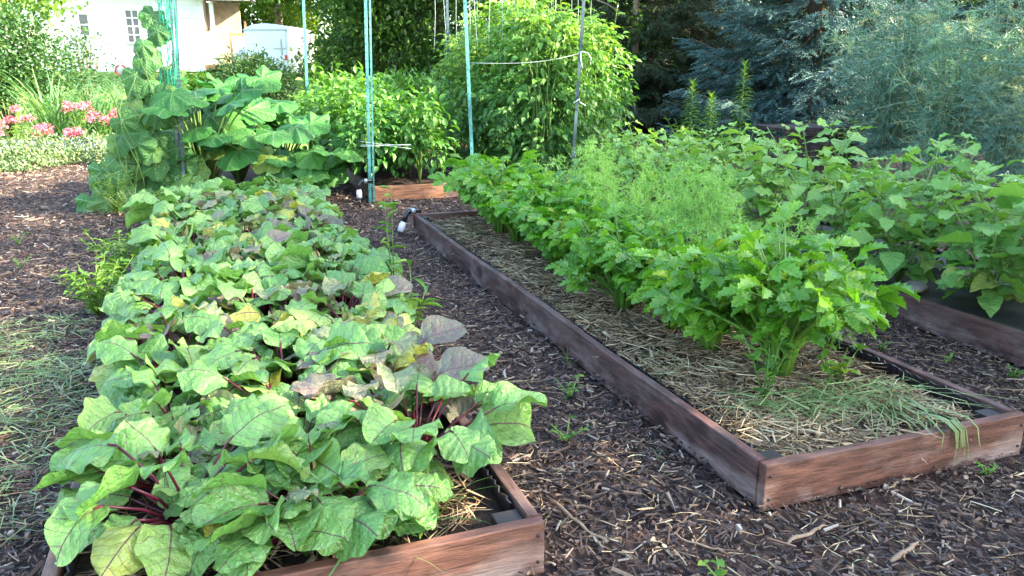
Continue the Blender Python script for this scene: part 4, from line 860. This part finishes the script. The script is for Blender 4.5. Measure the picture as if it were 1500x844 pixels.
herb('weed', 'leafy weed patch in front of the right half of dark bin', (7.9, 8.6, 0), .85, 120, .09, 'weed', ns=8, spread=.35, seed=42, wleaf=.5)
herb('weed', 'pale flowered weed at the right edge beyond the tomatillos', (5.75, 4.45, 0), .75, 130, .12, 'tomatillo', ns=7, spread=.35, flower=('whitefl', 7, .03, .025), seed=43)
herb('weed', 'leafy weed low at the right edge behind tomatillos', (5.5, 3.7, 0), .6, 110, .13, 'tomatillo', ns=7, spread=.5, seed=44)
def bin_():
    t = thing('compost_bin', 'dark brown wooden compost bin with slatted sides behind the tomatillos', 'compost bin', (7.8, 9.25, 0), -.12)
    m = MB()
    m.box((0, 0, .70), (1.24, .8, .05)); m.box((0, -.39, .645), (1.2, .035, .05)); m.build('lid', M['binwood'], t, False, .006)
    for sx in (-1, 1):
        for sy in (-1, 1): m = MB(); m.box((sx * .55, sy * .34, .31), (.08, .08, .62)); m.build('leg', M['binwood'], t, False, .004)
    m = MB()
    for i in range(11): m.box((-.49 + i * .098, -.33, .32), (.085, .022, .58))
    m.build('front_panel', M['binwood'], t, False, .003)
    for sx in (-1, 1):
        m = MB()
        for i in range(6): m.box((sx * .55, -.25 + i * .1, .32), (.022, .085, .58))
        m.build('side_panel', M['binwood'], t, False, .003)
bin_()

# ------------------------------------------------------------------ trees
def branchy(s_, r, h, tr, n, spread):
    s_.tube([[0, 0, -.15], [.02 * h * r.normal(), 0, h * .3], [.03 * h * r.normal(), .02 * h * r.normal(), h * .6], [0, 0, h * .9]], [tr, tr * .8, tr * .5, tr * .15], 9, r.random())
    for i in range(n):
        z = h * r.uniform(.22, .7); az = i * 2.4 + r.normal(0, .3); q = spread * r.uniform(.6, 1.); s_.tube([[0, 0, z], [math.cos(az) * q * .5, math.sin(az) * q * .5, z + q * .3], [math.cos(az) * q, math.sin(az) * q, z + q * .5]], [tr * .45, tr * .25, tr * .08], 6, r.random())
LF = leaf([(0, .2), (.35, 1.), (1, .05)], 1., .36, 2, 2, bend=.5, cup=.2)
def tree_proto(name, seed, h, cr, z0, N, ls, mat, bark, tr, lobes=16, group=None, cat='tree'):
    r = np.random.default_rng(seed); t = thing(name, 'tree', cat, group=group); f = MB(); s_ = MB(); branchy(s_, r, h, tr, 9, cr * .85)
    C = np.stack([r.normal(0, .45, lobes) * cr, r.normal(0, .45, lobes) * cr, r.uniform(z0, h * .93, lobes)], -1); rad = r.uniform(.3, .55, lobes) * cr
    # twig clumps inside the lobes, each clump with its leaves
    nc = N // 22; k = r.integers(0, lobes, nc); cc = C[k] + rdir(nc, r) * (rad[k] * r.random(nc) ** .4)[:, None]; cc = cc[cc[:, 2] > z0 * .6]; nc = len(cc)
    P = np.repeat(cc, 22, 0) + r.normal(0, .22 * (ls / .15) ** .5, (nc * 22, 3)); n = len(P)
    d = norm(r.normal(0, 1, (n, 3)) + np.array([0, 0, -.4])); f.inst(LF, frames(d, np.array([.1, .1, 1.]), r.normal(0, .7, n), ls * r.uniform(.6, 1.2, n)), P, np.clip(np.repeat(r.random(nc), 22) * .7 + r.random(n) * .3, 0, 1))
    f.build('crown', M[mat], t); s_.build('trunk', M[bark], t); return t
def place(pr, loc, rz, sc, label, used):
    loc = (loc[0], loc[1], float(hgt(loc[0], loc[1])) - .02)
    if pr.name not in used: used.add(pr.name); pr.location = loc; pr.rotation_euler[2] = rz; pr.scale = (sc,) * 3; pr['label'] = label; return pr
    return dup(pr, loc, rz, sc, label)
used = set()
tC = tree_proto('leafy_tree', 1005, 10, 3.4, .5, 16000, .22, 'treeyel', 'bark', .18, 22, 'trees at the back of the garden')
tA = tree_proto('leafy_tree', 1001, 11, 3.6, .1, 26000, .2, 'tree', 'bark', .2, 22, 'trees at the back of the garden')
tB = tree_proto('leafy_tree', 1002, 12, 3.4, 3.2, 16000, .2, 'treeyel', 'barkpale', .2, 20, 'trees at the back of the garden')
for loc, rz, sc, p, lab in (((1.0, 45), .4, 1., tB, 'sunlit tree with bare pale trunks behind the white trailer'), ((-1.2, 46), 1.4, .95, tB, 'sunlit tree with pale trunk right of the house'), ((3.6, 44), 2.4, 1.05, tB, 'sunlit tree with pale trunk directly behind the trailer'),
                            ((-.8, 52), .3, 1., tC, 'yellow green tree far behind, just right of the house'), ((2.2, 53), 1.3, 1.1, tC, 'yellow green tree far behind the trailer, left one'), ((5.5, 51), 2.3, 1.05, tC, 'yellow green tree far behind the trailer, right one'), ((5.2, 30), .3, .95, tA, 'dark leafy tree between trailer and tomato thicket, left one'), ((8.0, 29), 2.1, 1., tA, 'dark leafy tree behind the peppers'), ((10.8, 27), 3.3, .95, tA, 'dark leafy tree behind the tomato thicket, left of spruces'),
                            ((13.5, 29), 4.2, 1.05, tA, 'dark leafy tree behind the spruces, left one'), ((6.6, 40), 5., 1.2, tA, 'tall leafy tree far behind the peppers'), ((11, 42), 1., 1.25, tA, 'tall leafy tree far behind the tomatoes'), ((17.5, 28), 2.7, .8, tA, 'leafy tree showing behind the spruces, middle one'), ((22, 27), 1.9, .75, tA, 'leafy tree far right behind the spruces'),
                            ((-5.5, 55), 0, 1.2, tB, 'tree rising behind the house roof, right one'), ((-14, 56), 2, 1.2, tA, 'tree rising behind the house, left one'), ((15.5, 23), 4.4, .7, tA, 'leafy tree close behind the blue spruces'), ((20, 20), 5.4, .65, tA, 'leafy tree behind the right blue spruce'), ((19, 24), 5.4, .65, tA, 'leafy tree behind the right blue spruce, farther back'), ((27, 24), .9, 1.15, tA, 'leafy tree at far right edge behind the ferns')):
    place(p, loc, rz, sc, lab, used)
mp = tree_proto('maple_tree', 1010, 8, 2.8, 2.3, 14000, .17, 'treeyel', 'bark', .16, 18)
place(mp, (-4.7, 20.5), 0, 1., 'yellow green maple overhanging the top left corner', used)
bt = tree_proto('birch_tree', 1012, 8, 2.2, 1.6, 9000, .11, 'tree', 'barkpale', .1, 16)
place(bt, (9.6, 17.5), 0, 1., 'small tree with light hanging leaves right of the tomato thicket', used)
# unseen trees right of and behind the camera, added to shade the garden
sh = tree_proto('unseen_shade_tree', 1020, 11, 4.2, 1.2, 14000, .3, 'tree', 'bark', .25, 26, 'unseen trees added to shade the garden')
for k, (x, y, sc) in enumerate(((13, -1.5, 1.), (17, 3.5, .8), (12.5, -7, 1.), (20, -3, 1.2)  )): place(sh, (x, y), k * 1.3, sc, 'unseen broad tree added to shade the garden, ' + ['nearest', 'beyond the ferns', 'behind the camera', 'farthest', 'beside the spruces'][k], used)
# spruces
def foxtail(r):
    parts = []
    for i in range(20):
        y = i / 20 * .93; a = i * 2.4; d = np.array([math.cos(a) * .85, .6, math.sin(a) * .85]); parts.append(xf(ribbon(.17, .034, 1), frames(d[None], np.array([.1, .2, 1.]))[0], (0, y, 0)))
    m = MB(); m.tube([[0, -.1, 0], [0, 1, 0]], [.03, .02], 3, .1, cap=False); parts.append((m.V[0], m.Q[0], np.zeros((0, 3), int), m.A[0]))
    return merge(parts)
FX = foxtail(rng)
def spruce_proto(name, seed, h, rb, z0, mat, nb=70, group=None):
    r = np.random.default_rng(seed); t = thing(name, 'spruce', 'spruce tree', group=group); f = MB(); s_ = MB(); tw = MB(); s_.tube([[0, 0, -.1], [0, 0, h * .5], [0, 0, h]], [.2, .12, .02], 9)
    for i in range(nb):
        z = z0 + (h * .97 - z0) * (i / nb) ** 1.4; L = rb * (1 - (z - z0) / (h - z0) * .92) * r.uniform(.8, 1.1); az = i * 2.4 + r.normal(0, .2); out = np.array([math.cos(az), math.sin(az), 0]); side = np.array([-math.sin(az), math.cos(az), 0])
        v = np.linspace(0, 1, 6); P = out[None] * L * v[:, None] + np.array([0, 0, 1.]) * (z - L * .22 * np.sin(v * 2.2) + L * .10 * v ** 3)[:, None]
        tw.tube(P, np.linspace(.035, .006, 6), 5, r.random())
        n = int(24 * L); Dr = []; Po = []; Sz = []
        for q in range(n):
            fr = .12 + .88 * (q + r.random()) / n; p = np.array([np.interp(fr, v, P[:, c]) for c in range(3)]); sg = 1 if q % 2 else -1; l2 = L * .42 * (1.15 - fr) * r.uniform(.6, 1.1) + .1
            d = norm(out * .75 + side * sg * .8 + np.array([0, 0, r.normal(-.12, .12)])); kx = max(2, int(l2 / .17))
            for w_ in range(kx):
                pp = p + d * l2 * (w_ + r.random()) / kx; Dr.append(norm(d + out * .3 + side * r.normal(0, .6) + np.array([0, 0, r.normal(-.22, .2)]))); Po.append(pp); Sz.append(r.uniform(.22, .36))
        Dr = np.array(Dr); f.inst(FX, frames(Dr, np.array([0, 0, 1.]), None, np.array(Sz)), np.array(Po), np.clip(r.beta(2, 2, len(Dr)) + .0, 0, 1))
    f.build('crown', M[mat], t); s_.build('trunk', M['bark'], t); tw.build('branches', M['twig'], t); return t
s1 = spruce_proto('blue_spruce', 1100, 9, 3.0, .35, 'spruce_blue', 135, 'spruces behind the compost bin')
s2 = spruce_proto('dark_spruce', 1101, 10, 3.0, .5, 'spruce_dark', 120, 'spruces behind the compost bin')
place(s1, (11.5, 13.7), 0, 1., 'large blue spruce with silvery boughs behind the compost bin', used)
place(s1, (16.5, 13.5), 2, 1.05, 'blue spruce behind the asparagus ferns at right', used)
place(s2, (10.2, 17.8), 0, 1., 'dark green spruce left of the blue spruce', used)
place(s2, (13.8, 19.5), 1, 1.1, 'dark green spruce behind the blue spruce', used)

# ------------------------------------------------------------------ bushes and flower border at left
def bush(name, label, loc, rad, h, N, ls, mat, seed, cat='bush'):
    r = np.random.default_rng(seed); t = thing(name, label, cat, (loc[0], loc[1], float(hgt(*loc)) - .02)); f = MB(); s_ = MB()
    for b in range(12):
        az = b * 2.4; q = rad * r.uniform(.3, .8); s_.tube([[0, 0, 0], [math.cos(az) * q * .5, math.sin(az) * q * .5, h * .5], [math.cos(az) * q, math.sin(az) * q, h * .85]], [.02, .014, .005], 5, r.random())
    u = r.random(N) ** .4; th = r.uniform(0, 6.28, N); ph = np.arccos(r.uniform(-.6, 1, N)); lump = 1 + .22 * np.sin(th * 3 + ph * 4 + seed) + .12 * np.sin(th * 9 + ph * 7)
    P = np.stack([np.cos(th) * np.sin(ph) * rad * u * lump, np.sin(th) * np.sin(ph) * rad * u * lump, h * .5 + np.cos(ph) * h * .5 * u * lump], -1); P[:, 2] = np.maximum(P[:, 2], .05); P += r.normal(0, .05, P.shape)
    d = norm(norm(P - [0, 0, h * .4]) + r.normal(0, .7, (N, 3))); f.inst(LF, frames(d, np.array([.1, 0, 1.]), r.normal(0, .6, N), ls * r.uniform(.6, 1.2, N)), P, r.random(N))
    f.build('foliage', M[mat], t); s_.build('stems', M['bark'], t); return t
bush('shrub', 'large dark leafy shrub at the left edge, behind pink flowers', (-3.85, 18.8), 1.3, 2.55, 12000, .1, 'bush', 1)
bush('shrub', 'thin airy shrub against the white house wall', (-2.6, 20.2), .6, 2.2, 1000, .09, 'bush', 2)
bush('shrub', 'rounded dark green shrub in front of the white trailer', (1.0, 21.5), 1.0, 1.5, 8000, .11, 'bush', 3)
bush('shrub', 'low shrub left of the rounded one, below the porch', (-.2, 24.0), .8, .9, 3500, .11, 'weed', 4)
bush('shrub', 'leafy green plants beyond the peppers, left of the thin stake', (2.8, 17.5), 1.0, 1.1, 5000, .12, 'pepper', 5)
bush('shrub', 'leafy green plants beyond the peppers, right of the thin stake', (4.2, 18.5), 1.1, 1.2, 5000, .12, 'pepper', 6)
for k, (x, y, L, n) in enumerate(((-2.75, 17.2, 1.85, 150), (-2.1, 17.6, 1.7, 130), (-1.35, 17.3, 1.6, 130))):
    tuft('iris_clump', 'tall blade leaved iris clump behind pink flowers, ' + ['left one', 'middle one', 'right one'][k], (x, y, float(hgt(x, y))), n, L, 'iris', 'iris clump', .14, .016, (55, 88), .9, seed=70 + k, group='iris clumps behind the pink flowers')
for k, (x, y, h, lab) in enumerate(((-3.9, 15.9, .75, 'at the left edge'), (-3.5, 15.6, .62, 'second from the left'), (-3.3, 16.6, .85, 'behind, under the iris blades'), (-2.75, 15.7, .55, 'third from the left, low'), (-2.3, 16.6, .95, 'tall, in front of the middle iris'), (-1.85, 16.2, .8, 'left of the squash leaves'), (-1.4, 15.9, .55, 'lowest, partly behind squash leaves'), (-2.25, 15.5, .5, 'at the front edge of the border'), (-1.15, 15.6, .7, 'deepest pink, touching the squash leaves'))):
    herb('pink_flower', 'pink clustered flower plant ' + lab, (x, y, float(hgt(x, y))), h * .8, 90, .1, 'weed', 'flower', 7, .35, ('pink', 42, .085, .05), 80 + k, 'pink flowers in the left border', wleaf=.5)
def cover():
    r = np.random.default_rng(15); m = MB(); n = 16000; x = r.uniform(-6.5, -1.0, n); y = r.uniform(13.6, 15.6, n); edge = 13.9 + .35 * np.sin(x * 2.3) + .3 * np.sin(x * 5.1); k = y > edge; x = x[k]; y = y[k]; n = len(x)
    hh = .34 * np.clip((y - edge[k]) * 2.2, .15, 1) * (1 + .3 * np.sin(x * 7) * np.sin(y * 6)); z = hgt(x, y) + hh * r.random(n) ** .7
    d = norm(r.normal(0, .6, (n, 3)) + np.array([0, -.15, .7])); Mx = frames(d, np.array([.1, -.3, 1.]), r.normal(0, .6, n), r.uniform(.04, .09, n)); Mx[:, :, 0] *= .7; m.inst(SL, Mx, np.stack([x, y, z], -1), r.random(n))
    tag(m.build('ground_cover', M['cover']), 'grey green ground cover edging the border along the left path', 'ground cover', kind='stuff')
    m = MB(); n = 900; x = r.uniform(-6., -1.2, n); y = r.uniform(14.2, 15.4, n); m.inst(SL, frames(rdir(n, r), np.array([.1, .1, 1.]), None, r.uniform(.02, .04, n)), np.stack([x, y, .28 + .1 * r.random(n)], -1), r.random(n))
    tag(m.build('blue_blossoms', M['bluefl']), 'tiny blue blossoms sprinkled through the grey green ground cover', 'blossoms', kind='stuff')
cover()
herb('weed', 'yellow green weed leaf clump at the left edge of the path', (-2.35, 6.75, 0), .16, 26, .13, 'treeyel', ns=5, spread=.8, seed=91, cr=(.5, 1))
def lawn():
    r = np.random.default_rng(16); m = MB(); n = 16000; x = r.uniform(-8, 12, n); y = r.uniform(15.5, 38, n); k = (x < -0.0) | (y > 19) | (x > 6); x = x[k]; y = y[k]; n = len(x); az = r.uniform(0, 6.28, n); d = norm(np.stack([np.cos(az), np.sin(az), np.full(n, 1.6)], -1))
    m.inst(ribbon(1., .07, 2, .8), frames(d, np.array([0, 0, 1.]), None, r.uniform(.08, .2, n)), np.stack([x, y, hgt(x, y) - .02], -1), r.random(n)); tag(m.build('lawn_grass', M['grass']), 'sunlit mown grass of the lawn before the house', 'grass', kind='stuff')
lawn()

# ------------------------------------------------------------------ house, trailer
def house():
    z0 = 1.45; t = thing('house', 'white sided house with small paned windows and a porch, sunlit', 'house', (0, 38.2, z0), R(-9))
    def part(nm, mt, boxes, par=t, bev=0):
        m = MB()
        for c, d in boxes: m.box(c, d)
        return m.build(nm, M[mt], par, False, bev)
    # wall of lapped siding, facing the camera, x -7.5..0
    m = MB(); m.box((-4.1, 2.6, 1.5), (8.0, 5.0, 3.2))
    for k in range(17): m.box((-4.1, .085, .02 + k * .18), (8.0, .03, .165))
    wl = m.build('wall', M['siding'], t, False)
    part('roof', 'roofm', [((-4.1, 2.3, 3.32), (8.8, 6.2, .12))]); part('fascia', 'trim', [((-4.1, -.82, 3.27), (8.9, .06, .22))])
    part('soffit', 'trim', [((-4.1, -.36, 3.2), (8.8, .86, .04))])
    def win(x, z, w_, h, nx, nz):
        fr = part('window', 'trim', [((x - w_ / 2, .03, z), (.09, .1, h)), ((x + w_ / 2, .03, z), (.09, .1, h)), ((x, .03, z + h / 2), (w_ + .09, .104, .09)), ((x, .03, z - h / 2), (w_ + .14, .14, .09))])
        part('pane', 'glass', [((x, .052, z), (w_ - .06, .02, h - .06))], fr)
        part('muntins', 'trim', [((x - w_ / 2 + w_ * (k + 1) / (nx), .03, z), (.05, .045, h - .05)) for k in range(nx - 1)] + [((x, .03, z - h / 2 + h * (k + 1) / nz), (w_ - .05, .04, .05)) for k in range(nz - 1)], fr)
    win(-4.75, 1.8, .42, .9, 1, 2); win(-2.85, 1.75, .56, 1.35, 2, 4); win(-2.1, 1.75, .56, 1.35, 2, 4)
    # porch at the right end: tan wall set back, post, sloping roof
    part('porch_wall', 'stonewall', [((.62, 1.6, 1.4), (1.4, .2, 2.9))]); part('porch_floor', 'warmwood', [((.75, .8, .1), (1.7, 1.8, .2))])
    part('porch_post', 'trim', [((.35, .06, 1.45), (.16, .16, 2.6))]); part('porch_roof', 'roofm', [((.9, .7, 2.98), (2.2, 2.4, .1))]); part('porch_fascia', 'trim', [((.9, -.52, 2.93), (2.25, .05, .22))])
    part('corner_board', 'trim', [((-.05, .04, 1.45), (.16, .1, 2.95))])
    f = part('porch_railing', 'warmwood', [((1.05, -.1, .75), (.08, .08, 1.5)), ((1.7, -.1, 1.0), (.08, .08, 2.0)), ((1.38, -.1, 1.45), (.7, .06, .12)), ((1.38, -.1, .25), (.7, .06, .1))]); part('white_panel', 'white', [((1.38, -.1, .85), (.56, .03, 1.05))])
house()
def trailer():
    t = thing('cargo_trailer', 'white enclosed cargo trailer parked on the lawn near the trees', 'trailer', (2.25, 34.5, float(hgt(2.25, 34.5)) - .1), R(-24))
    m = MB(); W, L, H0, H1 = 1.75, 3.4, .38, 2.1
    # body with rounded roof: section extruded along +y
    sec = [(-W / 2, H0), (W / 2, H0), (W / 2, H1 - .12), (W / 2 - .06, H1 + .0), (W / 4, H1 + .12), (0, H1 + .16), (-W / 4, H1 + .12), (-W / 2 + .06, H1 + .0), (-W / 2, H1 - .12)]; n = len(sec)
    V = [(x, y, z) for y in (0, L) for x, z in sec] + [(0, 0, 1.2), (0, L, 1.2)]
    m.add(V, [[k, (k + 1) % n, n + (k + 1) % n, n + k] for k in range(n)], [[2 * n, (k + 1) % n, k] for k in range(n)] + [[2 * n + 1, n + k, n + (k + 1) % n] for k in range(n)]); m.build('body', M['trailer'], t, False)
    m = MB(); m.box((0, -.02, 1.22), (W - .14, .035, 1.5)); d = m.build('rear_door', M['trailer'], t, False, .01)
    m = MB(); m.box((.55, -.055, 1.3), (.5, .03, .05)); m.box((.62, -.055, 1.35), (.04, .04, .62)); m.build('door_latch', M['trailtrim'], d, False)
    m = MB(); m.box((0, -.02, H1 - .09), (W + .02, .06, .07)); m.build('rear_trim', M['trailtrim'], t, False)
    m = MB(); m.box((0, -.03, H0 + .02), (W, .09, .1)); m.build('bumper', M['blackpost'], t, False)
    for sx in (-1, 1):
        m = MB(); m.box((sx * (W / 2 - .09), -.045, .95), (.09, .04, .2)); m.build('tail_light', M['red'], t, False)
    for sx in (-1, 1):
        m = MB(); m.lathe([(.17, -.1), (.33, -.1), (.35, -.06), (.35, .06), (.33, .1), (.17, .1), (.17, -.1)], n=22); V = m.V[0]; m.V[0] = np.stack([V[:, 2] + sx * (W / 2 - .02), V[:, 0] + 1.75, V[:, 1] + .345], -1); wh = m.build('wheel', M['rubber'], t)
        m = MB(); m.lathe([(.001, .06), (.08, .07), (.16, .05), (.175, .09)], n=18); V = m.V[0]; m.V[0] = np.stack([sx * V[:, 2] + sx * (W / 2 - .02), V[:, 0] + 1.75, V[:, 1] + .345], -1); m.build('rim', M['white'], wh)
        m = MB(); a = np.linspace(0, np.pi, 9); P = [(sx * (W / 2 + .06), 1.75 + .43 * math.cos(q), .36 + .43 * math.sin(q)) for q in a]; m.tube(P, .05, 6); m.build('fender', M['trailtrim'], t)
    m = MB(); m.tube([[0, L, .45], [0, L + .9, .45]], .05, 6); m.build('hitch', M['blackpost'], t)
trailer()
def ornament():
    x, y = -3.2, 35.5; t = thing('lawn_ornament', 'small round white wheel ornament with red rim on the lawn by the house', 'ornament', (x, y, float(hgt(x, y))))
    m = MB(); a = np.linspace(0, 2 * np.pi, 21); m.tube(np.stack([.2 * np.cos(a), 0 * a, .3 + .2 * np.sin(a)], -1), .03, 6, cap=False); m.build('rim', M['red'], t)
    m = MB(); m.tube([[0, .0, .3], [0, .03, .3]], .18, 16); m.build('disc', M['white'], t); m = MB(); m.tube([[0, .05, 0], [0, .05, .3]], .02, 6); m.build('stand', M['stick'], t)
ornament()
